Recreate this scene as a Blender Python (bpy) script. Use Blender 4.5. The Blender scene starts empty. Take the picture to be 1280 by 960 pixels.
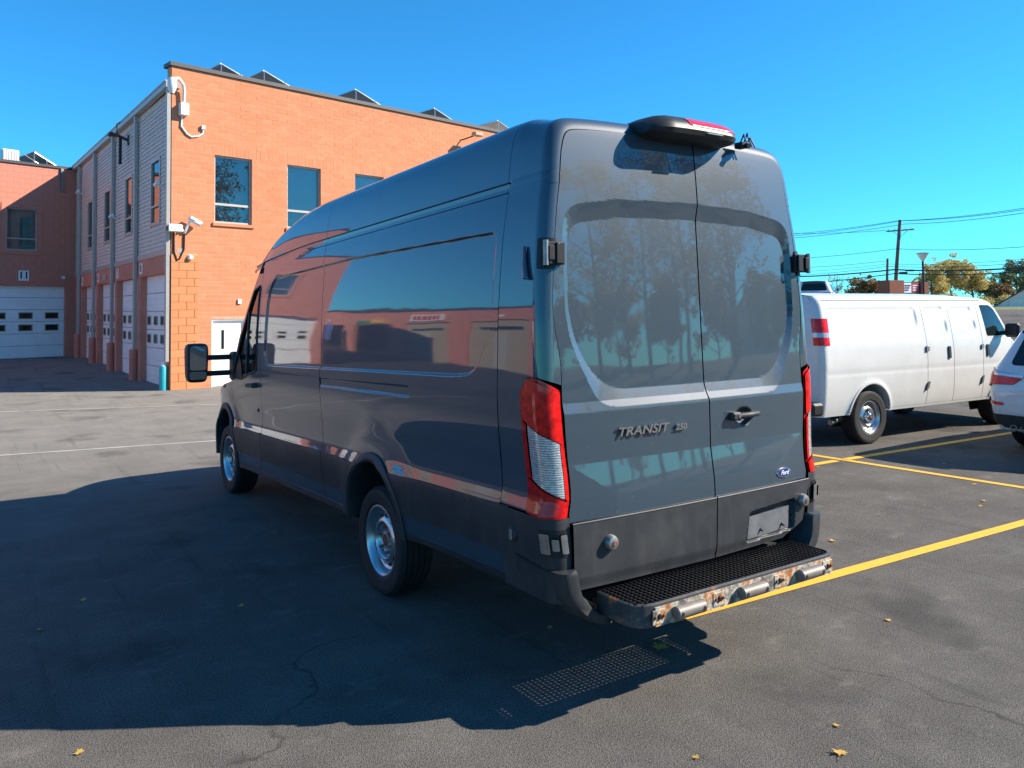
import bpy, math, random
import numpy as np
from math import sin, cos, pi, radians, sqrt, atan2, hypot
from mathutils import Vector, Matrix
from mathutils.geometry import delaunay_2d_cdt
random.seed(7); rng = np.random.default_rng(7)
scene = bpy.context.scene
COL = scene.collection

# ------------------------------------------------------------------ camera
CAM_POS = (-3.2641, -3.0740, 1.8683)
YAW, PITCH, ROLL, FPX, CYPX = 0.59358, 0.03454, -0.00887, 1008.46, 355.37   # for a 1280 x 960 frame
def cam_axes():
    f = Vector((sin(YAW)*cos(PITCH), cos(YAW)*cos(PITCH), sin(PITCH)))
    r = Vector((cos(YAW), -sin(YAW), 0)); u = r.cross(f)
    c, s = cos(ROLL), sin(ROLL)
    return c*r + s*u, -s*r + c*u, f
cd = bpy.data.cameras.new('camera'); cam = bpy.data.objects.new('camera', cd); COL.objects.link(cam)
r_, u_, f_ = cam_axes()
cam.matrix_world = Matrix(((r_.x, u_.x, -f_.x, CAM_POS[0]), (r_.y, u_.y, -f_.y, CAM_POS[1]), (r_.z, u_.z, -f_.z, CAM_POS[2]), (0, 0, 0, 1)))
cd.sensor_width = 36; cd.lens = FPX/1280*36; cd.shift_y = (CYPX-480)/1280; cd.clip_start = .05; cd.clip_end = 3000
scene.camera = cam
def pix_ray(px, py):
    px, py = float(px), float(py)
    return f_ + ((px-640)/FPX)*r_ - ((py-CYPX)/FPX)*u_
def pix_depth(px, py, d):           # point at forward depth d
    return Vector(CAM_POS) + pix_ray(px, py)*d

# ------------------------------------------------------------------ world, sun, exposure
SUN_EL = radians(34.5); SUN_DIR = Vector((.857, -.515, 0)).normalized()          # towards the sun, on the ground
world = bpy.data.worlds.new('World'); scene.world = world; world.use_nodes = True
nt = world.node_tree; nt.nodes.clear()
sky = nt.nodes.new('ShaderNodeTexSky'); sky.sky_type = 'NISHITA'; sky.sun_disc = False
sky.sun_elevation = SUN_EL; sky.sun_rotation = atan2(SUN_DIR.x, SUN_DIR.y)
sky.altitude = 200; sky.air_density = 1.0; sky.dust_density = 0.0; sky.ozone_density = 2.2
hs = nt.nodes.new('ShaderNodeMix'); hs.data_type = 'RGBA'; hs.blend_type = 'MULTIPLY'; hs.inputs[0].default_value = 1.0; hs.inputs[7].default_value = (.19, .84, 1.24, 1)   # deep, saturated phone-camera blue
bg = nt.nodes.new('ShaderNodeBackground'); bg.inputs['Strength'].default_value = .09
wo = nt.nodes.new('ShaderNodeOutputWorld')
nt.links.new(sky.outputs[0], hs.inputs[6]); nt.links.new(hs.outputs[2], bg.inputs['Color']); nt.links.new(bg.outputs[0], wo.inputs['Surface'])
sl = bpy.data.lights.new('sun', 'SUN'); sl.energy = 5.0; sl.angle = radians(.5); sl.color = (1, .90, .76)
so = bpy.data.objects.new('sun', sl); COL.objects.link(so)
to_sun = Vector((SUN_DIR.x*cos(SUN_EL), SUN_DIR.y*cos(SUN_EL), sin(SUN_EL)))
so.rotation_euler = to_sun.to_track_quat('Z', 'Y').to_euler(); so.location = (30, -20, 30)
vs = scene.view_settings; vs.view_transform = 'Standard'; vs.look = 'None'; vs.exposure = 1.0; vs.gamma = 1; vs.use_curve_mapping = False

# ------------------------------------------------------------------ materials
MATS = {}
def new_mat(name):
    m = bpy.data.materials.new(name); m.use_nodes = True; MATS[name] = m
    return m, m.node_tree, m.node_tree.nodes['Principled BSDF']
def N(t, typ, **kw):
    n = t.nodes.new(typ)
    for k, v in kw.items():
        if k in n.inputs: n.inputs[k].default_value = v
        else: setattr(n, k, v)
    return n
def coords(t, scale=(1, 1, 1), kind='Object'):
    tc = N(t, 'ShaderNodeTexCoord'); mp = N(t, 'ShaderNodeMapping'); mp.inputs['Scale'].default_value = scale
    t.links.new(tc.outputs[kind], mp.inputs['Vector']); return mp.outputs[0]
def noise(t, vec, scale, detail=4, rough=.6):
    n = N(t, 'ShaderNodeTexNoise', Scale=scale, Detail=detail, Roughness=rough); t.links.new(vec, n.inputs['Vector']); return n.outputs['Fac']
def ramp(t, fac, stops):
    r = N(t, 'ShaderNodeValToRGB'); el = r.color_ramp.elements
    while len(el) < len(stops): el.new(.5)
    for e, (p, c) in zip(el, stops):
        e.position = p; e.color = (c, c, c, 1) if isinstance(c, (int, float)) else (*c, 1)
    t.links.new(fac, r.inputs['Fac']); return r.outputs['Color']
def mix(t, fac, a, b, mode='MIX'):
    m = N(t, 'ShaderNodeMix', data_type='RGBA', blend_type=mode)
    for s, v in ((0, fac), (6, a), (7, b)):
        if isinstance(v, bpy.types.NodeSocket): t.links.new(v, m.inputs[s])
        elif isinstance(v, (int, float)): m.inputs[s].default_value = v if s == 0 else (v, v, v, 1)
        else: m.inputs[s].default_value = (*v, 1)
    return m.outputs[2]
def bump(t, b, h, strength=.3, dist=.01):
    bn = N(t, 'ShaderNodeBump', Strength=strength, Distance=dist); t.links.new(h, bn.inputs['Height']); t.links.new(bn.outputs[0], b.inputs['Normal']); return bn
def plain(name, col, rough=.5, metal=0, coat=0, spec=.5, var=.15, scale=6, bmp=0, bscale=60, coat_rough=.03, trans=0, kind='Object'):
    m, t, b = new_mat(name)
    v = coords(t, kind=kind)
    f = noise(t, v, scale)
    dk = tuple(c*(1-var) for c in col); lt = tuple(min(1, c*(1+var)) for c in col)
    t.links.new(ramp(t, f, ((.3, dk), (.7, lt))), b.inputs['Base Color'])
    b.inputs['Roughness'].default_value = rough; b.inputs['Metallic'].default_value = metal
    b.inputs['Coat Weight'].default_value = coat; b.inputs['Coat Roughness'].default_value = coat_rough
    b.inputs['Specular IOR Level'].default_value = spec; b.inputs['Transmission Weight'].default_value = trans
    if bmp: bump(t, b, noise(t, v, bscale, 3), bmp, .004)
    return m

# ------------------------------------------------------------------ geometry helpers
def tag(o, label=None, cat=None, group=None, kind=None):
    if label: o['label'] = label
    if cat: o['category'] = cat
    if group: o['group'] = group
    if kind: o['kind'] = kind
    return o
def empty(name, loc=(0, 0, 0), rz=0, label=None, cat=None, group=None):
    o = bpy.data.objects.new(name, None); COL.objects.link(o); o.location = loc; o.rotation_euler = (0, 0, rz); o.empty_display_size = .2
    return tag(o, label, cat, group)
def link(name, me, parent=None, mat=None):
    if mat is not None and not me.materials: me.materials.append(MATS[mat] if isinstance(mat, str) else mat)
    o = bpy.data.objects.new(name, me); COL.objects.link(o)
    if parent is not None: o.parent = parent
    return o
def mesh(name, verts, faces, mat, parent=None, smooth=False, normals=None):
    me = bpy.data.meshes.new(name); me.from_pydata([tuple(map(float, v)) for v in verts], [], [tuple(map(int, f)) for f in faces]); me.update()
    if smooth or normals is not None: me.shade_smooth()
    if normals is not None: me.normals_split_custom_set_from_vertices([tuple(map(float, n)) for n in normals])
    return link(name, me, parent, mat)
class MB:
    """collects simple shapes into one mesh"""
    def __init__(s): s.v = []; s.f = []
    def add(s, v, f):
        o = len(s.v); s.v += [tuple(map(float, p)) for p in v]; s.f += [tuple(i+o for i in q) for q in f]; return s
    def box(s, x0, x1, y0, y1, z0, z1, M=None, bev=0):
        if bev:
            v = []; f = []
            b = bev
            xs = (x0, x1); ys = (y0, y1); zs = (z0, z1)
            # 24-vertex chamfered box
            idx = {}
            for i in (0, 1):
                for j in (0, 1):
                    for k in (0, 1):
                        sx = b if i == 0 else -b; sy = b if j == 0 else -b; sz = b if k == 0 else -b
                        idx[i, j, k, 0] = len(v); v.append((xs[i], ys[j]+sy, zs[k]+sz))
                        idx[i, j, k, 1] = len(v); v.append((xs[i]+sx, ys[j], zs[k]+sz))
                        idx[i, j, k, 2] = len(v); v.append((xs[i]+sx, ys[j]+sy, zs[k]))
            def q(*a): f.append(tuple(idx[k] for k in a))
            for i in (0, 1):
                o = 1 if i else -1
                q(*[(i, j, k, 0) for j, k in ((0, 0), (1, 0), (1, 1), (0, 1))][::o])
                q(*[(j, i, k, 1) for j, k in ((0, 0), (1, 0), (1, 1), (0, 1))][::-o])
                q(*[(j, k, i, 2) for j, k in ((0, 0), (1, 0), (1, 1), (0, 1))][::o])
            for i in (0, 1):
                for j in (0, 1):
                    o = 1 if (i+j) % 2 == 0 else -1
                    q(*[(i, j, 0, 0), (i, j, 1, 0), (i, j, 1, 1), (i, j, 0, 1)][::-o])
                    q(*[(i, 0, j, 2), (i, 1, j, 2), (i, 1, j, 0), (i, 0, j, 0)][::-o])
                    q(*[(0, i, j, 1), (1, i, j, 1), (1, i, j, 2), (0, i, j, 2)][::-o])
                    for k in (0, 1):
                        q(*[(i, j, k, 0), (i, j, k, 1), (i, j, k, 2)][::(1 if (i+j+k) % 2 else -1)])
        else:
            v = [(x, y, z) for x in (x0, x1) for y in (y0, y1) for z in (z0, z1)]
            f = [(0, 1, 3, 2), (4, 6, 7, 5), (0, 4, 5, 1), (2, 3, 7, 6), (0, 2, 6, 4), (1, 5, 7, 3)]
        if M is not None: v = [tuple(M @ Vector(p)) for p in v]
        return s.add(v, f)
    def cyl(s, a, b, r0, r1=None, n=16, caps=True):
        a, b = Vector(a), Vector(b); r1 = r0 if r1 is None else r1
        d = (b-a).normalized(); e = d.orthogonal().normalized(); g = d.cross(e)
        v = []
        for p, r in ((a, r0), (b, r1)):
            for i in range(n):
                t = 2*pi*i/n; v.append(p + r*(cos(t)*e + sin(t)*g))
        f = [(i, (i+1) % n, n+(i+1) % n, n+i) for i in range(n)]
        if caps: f += [tuple(range(n-1, -1, -1)), tuple(range(n, 2*n))]
        return s.add(v, f)
    def tube(s, pts, r, n=8):
        pts = [Vector(p) for p in pts]; v = []; e = None
        for i, p in enumerate(pts):
            d = (pts[min(i+1, len(pts)-1)] - pts[max(i-1, 0)]).normalized()
            if e is None: e = d.orthogonal().normalized()
            e = (e - d*e.dot(d)).normalized(); g = d.cross(e)
            rr = float(r[i] if hasattr(r, '__len__') else r)
            for k in range(n): t = 2*pi*k/n; v.append(p + rr*(cos(t)*e + sin(t)*g))
        f = [(i*n+k, i*n+(k+1) % n, (i+1)*n+(k+1) % n, (i+1)*n+k) for i in range(len(pts)-1) for k in range(n)]
        f += [tuple(range(n-1, -1, -1)), tuple(range((len(pts)-1)*n, len(pts)*n))]
        return s.add(v, f)
    def prism(s, poly, y0, y1, axis='y'):
        """poly of (a,b) extruded along axis between y0 and y1"""
        def P(a, b, c): return {'y': (a, c, b), 'x': (c, a, b), 'z': (a, b, c)}[axis]
        n = len(poly); v = [P(a, b, y0) for a, b in poly] + [P(a, b, y1) for a, b in poly]
        ar = sum(poly[i][0]*poly[(i+1) % n][1]-poly[(i+1) % n][0]*poly[i][1] for i in range(n))
        f = [tuple(range(n)), tuple(range(2*n-1, n-1, -1))] + [(i, n+i, n+(i+1) % n, (i+1) % n) for i in range(n)]
        flip = (ar > 0) if axis in ('x', 'z') else (ar < 0)
        if flip: f = [q[::-1] for q in f]
        return s.add(v, f)
    def build(s, name, mat, parent=None, smooth=False, angle=None):
        o = mesh(name, s.v, s.f, mat, parent)
        if smooth:
            o.data.shade_smooth()
            o.data.set_sharp_from_angle(angle=radians(angle or 40))
        return o
def lathe(name, prof, axis_o, axis_d, mat, parent=None, n=40, angle=35):
    """prof: list of (r, h) ; h along axis"""
    o = Vector(axis_o); d = Vector(axis_d).normalized(); e = d.orthogonal().normalized(); g = d.cross(e)
    v = []; k = len(prof)
    for i in range(n):
        t = 2*pi*i/n; w = cos(t)*e + sin(t)*g
        for r, h in prof: v.append(o + d*h + w*r)
    f = [(i*k+j, i*k+j+1, ((i+1) % n)*k+j+1, ((i+1) % n)*k+j) for i in range(n) for j in range(k-1)]
    ob = mesh(name, v, f, mat, parent, smooth=True); ob.data.set_sharp_from_angle(angle=radians(angle)); return ob
def crv(xs, ys):
    xs = np.array(xs, float); ys = np.array(ys, float)
    h = np.diff(xs); dl = np.diff(ys)/h
    m = np.zeros(len(xs)); m[0] = dl[0]; m[-1] = dl[-1]
    for i in range(1, len(xs)-1):
        m[i] = 0 if dl[i-1]*dl[i] <= 0 else 3*(h[i]+h[i-1])/((2*h[i]+h[i-1])/dl[i-1]+(h[i]+2*h[i-1])/dl[i])
    def f(x):
        x = np.clip(np.asarray(x, float), xs[0], xs[-1]); i = np.clip(np.searchsorted(xs, x)-1, 0, len(xs)-2)
        t = (x-xs[i])/h[i]
        return (2*t**3-3*t**2+1)*ys[i]+(t**3-2*t**2+t)*h[i]*m[i]+(-2*t**3+3*t**2)*ys[i+1]+(t**3-t**2)*h[i]*m[i+1]
    return f
def sst(x, a, b):
    t = np.clip((np.asarray(x, float)-a)/(b-a), 0, 1); return t*t*(3-2*t)
def inpoly(P, x, y):
    c = np.zeros(len(x), bool); n = len(P); j = n-1
    for i in range(n):
        xi, yi = P[i]; xj, yj = P[j]
        if yi != yj:
            c ^= ((yi > y) != (yj > y)) & (x < (xj-xi)*(y-yi)/(yj-yi)+xi)
        j = i
    return c
def polydist(P, x, y):
    """unsigned distance to closed polyline"""
    d = np.full(np.shape(x), 1e9); n = len(P)
    for i in range(n):
        ax, ay = P[i]; bx, by = P[(i+1) % n]; ex, ey = bx-ax, by-ay; L = ex*ex+ey*ey+1e-12
        t = np.clip(((x-ax)*ex+(y-ay)*ey)/L, 0, 1)
        d = np.minimum(d, np.hypot(x-ax-t*ex, y-ay-t*ey))
    return d
def sdf(P, x, y):
    sh = np.shape(x); x = np.ravel(np.asarray(x, float)); y = np.ravel(np.asarray(y, float))
    d = polydist(P, x, y); return np.where(inpoly(P, x, y), -d, d).reshape(sh)
def rounded(P, r, n=6):
    """round the corners of polygon P; r scalar or list"""
    out = []; m = len(P)
    for i in range(m):
        a, b, c = Vector(P[i-1]), Vector(P[i]), Vector(P[(i+1) % m]); rr = r[i] if hasattr(r, '__len__') else r
        if rr <= 0: out.append(tuple(b)); continue
        u, w = (a-b), (c-b); lu, lw = u.length, w.length; u /= lu; w /= lw
        t = min(rr, lu*.49, lw*.49); p0, p2 = b+u*t, b+w*t
        for k in range(n+1):
            s = k/n; out.append(tuple((1-s)**2*p0+2*s*(1-s)*b+s*s*p2))
    return out
def dens(P, step):
    out = []
    for i in range(len(P)):
        a, b = P[i], P[(i+1) % len(P)]; L = hypot(b[0]-a[0], b[1]-a[1]); k = max(1, int(L/step+.5))
        out += [(a[0]+(b[0]-a[0])*j/k, a[1]+(b[1]-a[1])*j/k) for j in range(k)]
    return out
def patch(name, outer, surf, mat, parent, out, us=None, vs=None, du=.03, dv=.03, holes=(), fold=.014, step=None, analytic=True, solid=0):
    """panel cut from a smooth surface surf(u,v) by outline and holes; edges turned in by fold along the normal"""
    step = step or min(du, dv)
    loops = [dens(outer, step)] + [dens(h, step) for h in holes]
    allp = np.array(sum(loops, []))
    u0, v0 = allp.min(0); u1, v1 = allp.max(0)
    us = np.arange(u0+du/2, u1, du) if us is None else np.array([a for a in us if u0 < a < u1])
    vs = np.arange(v0+dv/2, v1, dv) if vs is None else np.array([a for a in vs if v0 < a < v1])
    U, V = np.meshgrid(us, vs); U = U.ravel(); V = V.ravel()
    ok = inpoly(loops[0], U, V)
    for h in loops[1:]: ok &= ~inpoly(h, U, V)
    U = U[ok]; V = V[ok]
    dmin = np.full(len(U), 1e9)
    for l in loops: dmin = np.minimum(dmin, polydist(l, U, V))
    ok = dmin > .35*step; U = U[ok]; V = V[ok]
    pts = [Vector((float(a), float(b))) for a, b in allp] + [Vector((float(a), float(b))) for a, b in zip(U, V)]
    edges = []; o = 0; rings = []
    for l in loops:
        n = len(l); edges += [(o+i, o+(i+1) % n) for i in range(n)]; rings.append(list(range(o, o+n))); o += n
    co, _, fa, orig, _, _ = delaunay_2d_cdt(pts, edges, [], 0, 1e-7)
    co = np.array([tuple(c) for c in co]); fa = np.array([tuple(f) for f in fa if len(f) == 3])
    cen = co[fa].mean(1); keep = inpoly(loops[0], cen[:, 0], cen[:, 1])
    for h in loops[1:]: keep &= ~inpoly(h, cen[:, 0], cen[:, 1])
    fa = fa[keep]
    u, v = co[:, 0], co[:, 1]
    S = np.asarray(surf(u, v)); e = 6e-4
    nu = np.asarray(surf(u+e, v))-np.asarray(surf(u-e, v)); nv = np.asarray(surf(u, v+e))-np.asarray(surf(u, v-e))
    nr = np.cross(nu, nv); nr /= np.linalg.norm(nr, axis=1)[:, None]+1e-12
    ov = np.asarray(out, float)
    if (nr@ov).mean() < 0: nr = -nr
    fn = np.cross(S[fa[:, 1]]-S[fa[:, 0]], S[fa[:, 2]]-S[fa[:, 0]])
    fl = (fn*nr[fa].mean(1)).sum(1) < 0
    fa[fl] = fa[fl][:, ::-1]
    verts = S.tolist(); norms = nr.tolist(); faces = [tuple(f) for f in fa.tolist()]
    if fold:
        # map input loop verts to output
        inv = {}
        for k, os in enumerate(orig):
            for q in os: inv[q] = k
        mid = S.mean(0)
        for ring in rings:
            rg = [inv[q] for q in ring if q in inv]; n = len(rg); b = len(verts)
            T = S[rg]; tn = np.roll(T, -1, 0)-np.roll(T, 1, 0); sidev = np.cross(tn, nr[rg]); sidev /= np.linalg.norm(sidev, axis=1)[:, None]+1e-12
            # outward side: away from a neighbouring interior
            area = sum(loops[0][i][0]*loops[0][(i+1) % len(loops[0])][1]-loops[0][(i+1) % len(loops[0])][0]*loops[0][i][1] for i in range(len(loops[0])))
            verts += T.tolist() + (T-nr[rg]*fold).tolist(); norms += sidev.tolist()*2
            for i in range(n):
                j = (i+1) % n; faces.append((b+i, b+j, b+n+j, b+n+i))
    return mesh(name, verts, faces, mat, parent, smooth=True, normals=norms if analytic else None)
def loft(name, rows, mat, parent=None, closed_u=False, closed_v=False, smooth=True, angle=40, caps=False):
    """rows: list of rows of points"""
    n = len(rows[0]); v = [p for r in rows for p in r]; f = []
    R = len(rows)
    for i in range(R if closed_v else R-1):
        for j in range(n if closed_u else n-1):
            a = i*n+j; b = i*n+(j+1) % n; c = ((i+1) % R)*n+(j+1) % n; d = ((i+1) % R)*n+j
            f.append((a, b, c, d))
    if caps: f += [tuple(range(n-1, -1, -1)), tuple(range((R-1)*n, R*n))]
    o = mesh(name, v, f, mat, parent, smooth=smooth)
    if smooth: o.data.set_sharp_from_angle(angle=radians(angle))
    return o
def copy_tree(o, parent=None):
    c = o.copy(); COL.objects.link(c); c.parent = parent
    for ch in o.children: copy_tree(ch, c)
    return c
def text_mesh(name, txt, size, depth, mat, parent, M, shear=0, xs=1.0, bold=0):
    cu = bpy.data.curves.new(name, 'FONT'); cu.body = txt; cu.size = size; cu.extrude = depth; cu.offset = bold; cu.shear = shear
    cu.align_x = 'CENTER'; cu.align_y = 'CENTER'; cu.resolution_u = 3
    ob = bpy.data.objects.new(name, cu); COL.objects.link(ob)
    bpy.context.view_layer.update()
    me = bpy.data.meshes.new_from_object(ob.evaluated_get(bpy.context.evaluated_depsgraph_get())); bpy.data.objects.remove(ob)
    me.transform(Matrix.Diagonal((xs, 1, 1, 1))); me.transform(M); me.name = name
    me.materials.clear()
    return link(name, me, parent, mat)
# ================================================================== MATERIALS
def asphalt_mat():
    m, t, b = new_mat('asphalt')
    v = coords(t)
    big = noise(t, v, .22, 5, .6); mid = noise(t, v, 1.6, 5, .65); fine = noise(t, v, 90, 3, .7); agg = noise(t, v, 170, 2, .6)
    sep = N(t, 'ShaderNodeSeparateXYZ'); t.links.new(v, sep.inputs[0])
    # older, sun-bleached surfacing beyond the parking rows, with an irregular border
    a1 = N(t, 'ShaderNodeMath', operation='MULTIPLY_ADD'); t.links.new(big, a1.inputs[0]); a1.inputs[1].default_value = 5.0; t.links.new(sep.outputs['Y'], a1.inputs[2])
    a2 = N(t, 'ShaderNodeMath', operation='MULTIPLY_ADD'); t.links.new(sep.outputs['X'], a2.inputs[0]); a2.inputs[1].default_value = -.35; t.links.new(a1.outputs[0], a2.inputs[2])
    old = N(t, 'ShaderNodeMapRange'); old.inputs['From Min'].default_value = 5.5; old.inputs['From Max'].default_value = 13.0; t.links.new(a2.outputs[0], old.inputs['Value'])
    c_new = ramp(t, mid, ((.25, (.086, .081, .075)), (.5, (.110, .104, .096)), (.78, (.145, .137, .126))))
    c_old = ramp(t, mid, ((.25, (.170, .163, .148)), (.75, (.235, .224, .203))))
    xr = N(t, 'ShaderNodeMapRange'); xr.inputs['From Min'].default_value = -9.0; xr.inputs['From Max'].default_value = -4.5; t.links.new(sep.outputs['X'], xr.inputs['Value'])
    om = N(t, 'ShaderNodeMath', operation='MULTIPLY'); t.links.new(old.outputs[0], om.inputs[0]); t.links.new(xr.outputs[0], om.inputs[1])
    c = mix(t, om.outputs[0], c_new, c_old)
    c = mix(t, ramp(t, fine, ((.40, 0.0), (.62, .8))), c, mix(t, 1.0, c, (1.75, 1.7, 1.62), 'MULTIPLY'))
    c = mix(t, ramp(t, agg, ((.36, .9), (.46, 0.0))), c, (.018, .018, .018))
    # swept scrapes and tyre marks: stretched noise, two directions
    st = noise(t, coords(t, (.35, 5, 1)), 1.2, 5, .7); c = mix(t, ramp(t, st, ((.60, 0.0), (.80, .30))), c, (.24, .22, .20))
    v2 = N(t, 'ShaderNodeMapping'); v2.inputs['Rotation'].default_value = (0, 0, .8); v2.inputs['Scale'].default_value = (6, .3, 1); t.links.new(v, v2.inputs['Vector'])
    st2 = noise(t, v2.outputs[0], 1.0, 5, .7); c = mix(t, ramp(t, st2, ((.56, 0.0), (.76, .45))), c, (.03, .03, .031))
    # cracks: warped voronoi borders, only in places
    wv = N(t, 'ShaderNodeVectorMath', operation='ADD'); nz = N(t, 'ShaderNodeTexNoise', Scale=1.3, Detail=6.0); t.links.new(v, nz.inputs['Vector'])
    t.links.new(v, wv.inputs[0]); t.links.new(nz.outputs['Color'], wv.inputs[1])
    vo = N(t, 'ShaderNodeTexVoronoi', feature='DISTANCE_TO_EDGE', Scale=.22); t.links.new(wv.outputs[0], vo.inputs['Vector'])
    crk = ramp(t, vo.outputs['Distance'], ((.0, .6), (.0012, 0.0)))
    msk = ramp(t, noise(t, v, .5, 2), ((.54, 0.0), (.62, .8)))
    cm = N(t, 'ShaderNodeMath', operation='MULTIPLY'); t.links.new(crk, cm.inputs[0]); t.links.new(msk, cm.inputs[1])
    c = mix(t, cm.outputs[0], c, (.012, .012, .012))
    # asphalt out of view at left, colour darkened to deepen the van side's reflection
    xd = N(t, 'ShaderNodeMapRange'); xd.inputs['From Min'].default_value = -4.9; xd.inputs['From Max'].default_value = -4.0; t.links.new(sep.outputs['X'], xd.inputs['Value'])
    c = mix(t, xd.outputs[0], mix(t, 1.0, c, (.36, .38, .41), 'MULTIPLY'), c)
    oil = noise(t, v, .9, 3, .5); c = mix(t, ramp(t, oil, ((.58, 0.0), (.70, .5))), c, (.042, .041, .039))
    pale = noise(t, coords(t, (1, 1.6, 1)), 2.7, 6, .75); c = mix(t, ramp(t, pale, ((.56, 0.0), (.74, .5))), c, (.26, .24, .21))
    t.links.new(c, b.inputs['Base Color'])
    b.inputs['Roughness'].default_value = .9; b.inputs['Specular IOR Level'].default_value = .08
    h = N(t, 'ShaderNodeMath', operation='MULTIPLY_ADD'); t.links.new(fine, h.inputs[0]); h.inputs[1].default_value = .6
    t.links.new(agg, h.inputs[2]); bump(t, b, h.outputs[0], .9, .010)
asphalt_mat()
def paint_line():
    m, t, b = new_mat('yellow_paint')
    v = coords(t); n = noise(t, v, 14, 6, .75); f = noise(t, v, 160, 2)
    c = mix(t, ramp(t, n, ((.36, .9), (.52, 0.0))), (.86, .43, .018), (.62, .36, .06))
    c = mix(t, ramp(t, f, ((.30, .45), (.42, 0.0))), c, (.22, .18, .10))
    t.links.new(c, b.inputs['Base Color']); b.inputs['Roughness'].default_value = .7; bump(t, b, f, .4, .004)
paint_line()
def van_paint():
    m, t, b = new_mat('slate_paint')
    v = coords(t); d = noise(t, v, 3.5, 6, .7); sp = noise(t, v, 45, 2, .5); wv = noise(t, coords(t, (1.2, 1.2, 2.2)), 1.1, 2, .4)
    c = ramp(t, d, ((.25, (.021, .043, .064)), (.75, (.026, .049, .071))))
    c = mix(t, ramp(t, sp, ((.70, 0.0), (.80, .35))), c, (.16, .165, .165))
    t.links.new(c, b.inputs['Base Color'])
    b.inputs['Metallic'].default_value = .0
    b.inputs['Roughness'].default_value = .5; b.inputs['Specular IOR Level'].default_value = .3
    b.inputs['Coat Weight'].default_value = 1.0; b.inputs['Coat IOR'].default_value = 1.68
    t.links.new(ramp(t, d, ((.3, .012), (.75, .05))), b.inputs['Coat Roughness'])
    bn = N(t, 'ShaderNodeBump', Strength=.13, Distance=.012); t.links.new(wv, bn.inputs['Height'])
    t.links.new(bn.outputs[0], b.inputs['Coat Normal'])
van_paint()
def rust_mat():
    m, t, b = new_mat('rusty_step_paint')
    v = coords(t); n = noise(t, v, 9, 7, .72); f = noise(t, v, 40, 4)
    c = ramp(t, n, ((.32, (.05, .05, .052)), (.42, (.14, .14, .135)), (.47, (.36, .34, .28)), (.52, (.55, .51, .40)), (.57, (.48, .20, .06)), (.63, (.40, .13, .03)), (.70, (.12, .05, .02))))
    c = mix(t, ramp(t, f, ((.4, .5), (.55, 0.0))), c, (.09, .035, .012))
    t.links.new(c, b.inputs['Base Color']); b.inputs['Roughness'].default_value = .7; bump(t, b, n, .5, .004)
rust_mat()
def step_mat():
    m, t, b = new_mat('step_paint')
    v = coords(t); n = noise(t, v, 6, 7, .75)
    t.links.new(ramp(t, n, ((.52, (.035, .037, .040)), (.60, (.06, .06, .062)), (.64, (.30, .10, .03)), (.70, (.38, .15, .05)), (.74, (.40, .37, .30)))), b.inputs['Base Color']); b.inputs['Roughness'].default_value = .55; bump(t, b, n, .3, .003)
step_mat()
def brick_mat(name, a, bcol, c3):
    m, t, b = new_mat(name)
    v = coords(t, kind='Object'); oi = N(t, 'ShaderNodeObjectInfo')
    geo = N(t, 'ShaderNodeNewGeometry')
    ad_ = N(t, 'ShaderNodeMath', operation='ADD'); t.links.new(geo.outputs['Random Per Island'], ad_.inputs[0]); t.links.new(oi.outputs['Random'], ad_.inputs[1]); fc = N(t, 'ShaderNodeMath', operation='FRACT'); t.links.new(ad_.outputs[0], fc.inputs[0])
    r = ramp(t, fc.outputs[0], ((0.0, a), (.5, bcol), (1.0, c3)))
    c = r
    n = noise(t, v, 30, 5, .7); c = mix(t, ramp(t, n, ((.35, .25), (.6, 0.0))), c, mix(t, 1.0, c, .6, 'MULTIPLY'))
    gv = coords(t, (.25, .25, .9)); g = noise(t, gv, 1.0, 5, .6); c = mix(t, ramp(t, g, ((.42, .22), (.62, 0.0))), c, mix(t, 1.0, c, (.72, .66, .62), 'MULTIPLY'))
    t.links.new(c, b.inputs['Base Color']); b.inputs['Roughness'].default_value = .88; bump(t, b, n, .5, .004)
brick_mat('orange_brick', (.575, .210, .097), (.60, .226, .107), (.625, .244, .118))
plain('brick_mortar', (.64, .31, .19), .95, var=.2, scale=8, bmp=.5)
brick_mat('orange_block', (.60, .225, .088), (.62, .235, .095), (.64, .25, .105))
plain('red_stucco', (.58, .21, .145), .92, var=.12, scale=2.5, bmp=.6, bscale=80)
plain('siding_vinyl', (.60, .52, .46), .6, var=.05, scale=3)
plain('metal_trim', (.42, .39, .35), .45, metal=.2, var=.06)
plain('dark_coping', (.05, .048, .05), .5, var=.1)
plain('white_door', (.84, .84, .84), .45, var=.05, scale=2.0, bmp=.03)
plain('white_plastic', (.78, .78, .77), .35, var=.04)
plain('black_plastic', (.013, .014, .015), .5, var=.2, scale=20)
def cladding():
    m, t, b = new_mat('grey_cladding')
    v = coords(t); n = noise(t, v, 9, 4); g = noise(t, v, 500, 3); st = noise(t, coords(t, (7, 7, .8)), 1.5, 5, .65); ds = noise(t, v, 2.2, 5, .7)
    c = ramp(t, n, ((.3, (.022, .024, .027)), (.7, (.030, .032, .036))))
    c = mix(t, ramp(t, st, ((.52, 0.0), (.72, .45))), c, (.062, .061, .058)); c = mix(t, ramp(t, ds, ((.50, 0.0), (.72, .4))), c, (.070, .067, .062))
    t.links.new(c, b.inputs['Base Color']); b.inputs['Specular IOR Level'].default_value = .4
    t.links.new(ramp(t, ds, ((.3, .42), (.7, .62))), b.inputs['Roughness']); bump(t, b, g, .12, .004)
cladding()
plain('plate_grey', (.13, .135, .14), .5, var=.25, scale=14)
plain('rubber', (.012, .012, .0125), .72, var=.25, scale=15, bmp=.15, bscale=200)
plain('wheel_silver', (.52, .53, .54), .28, metal=.85, var=.12, scale=12)
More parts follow.
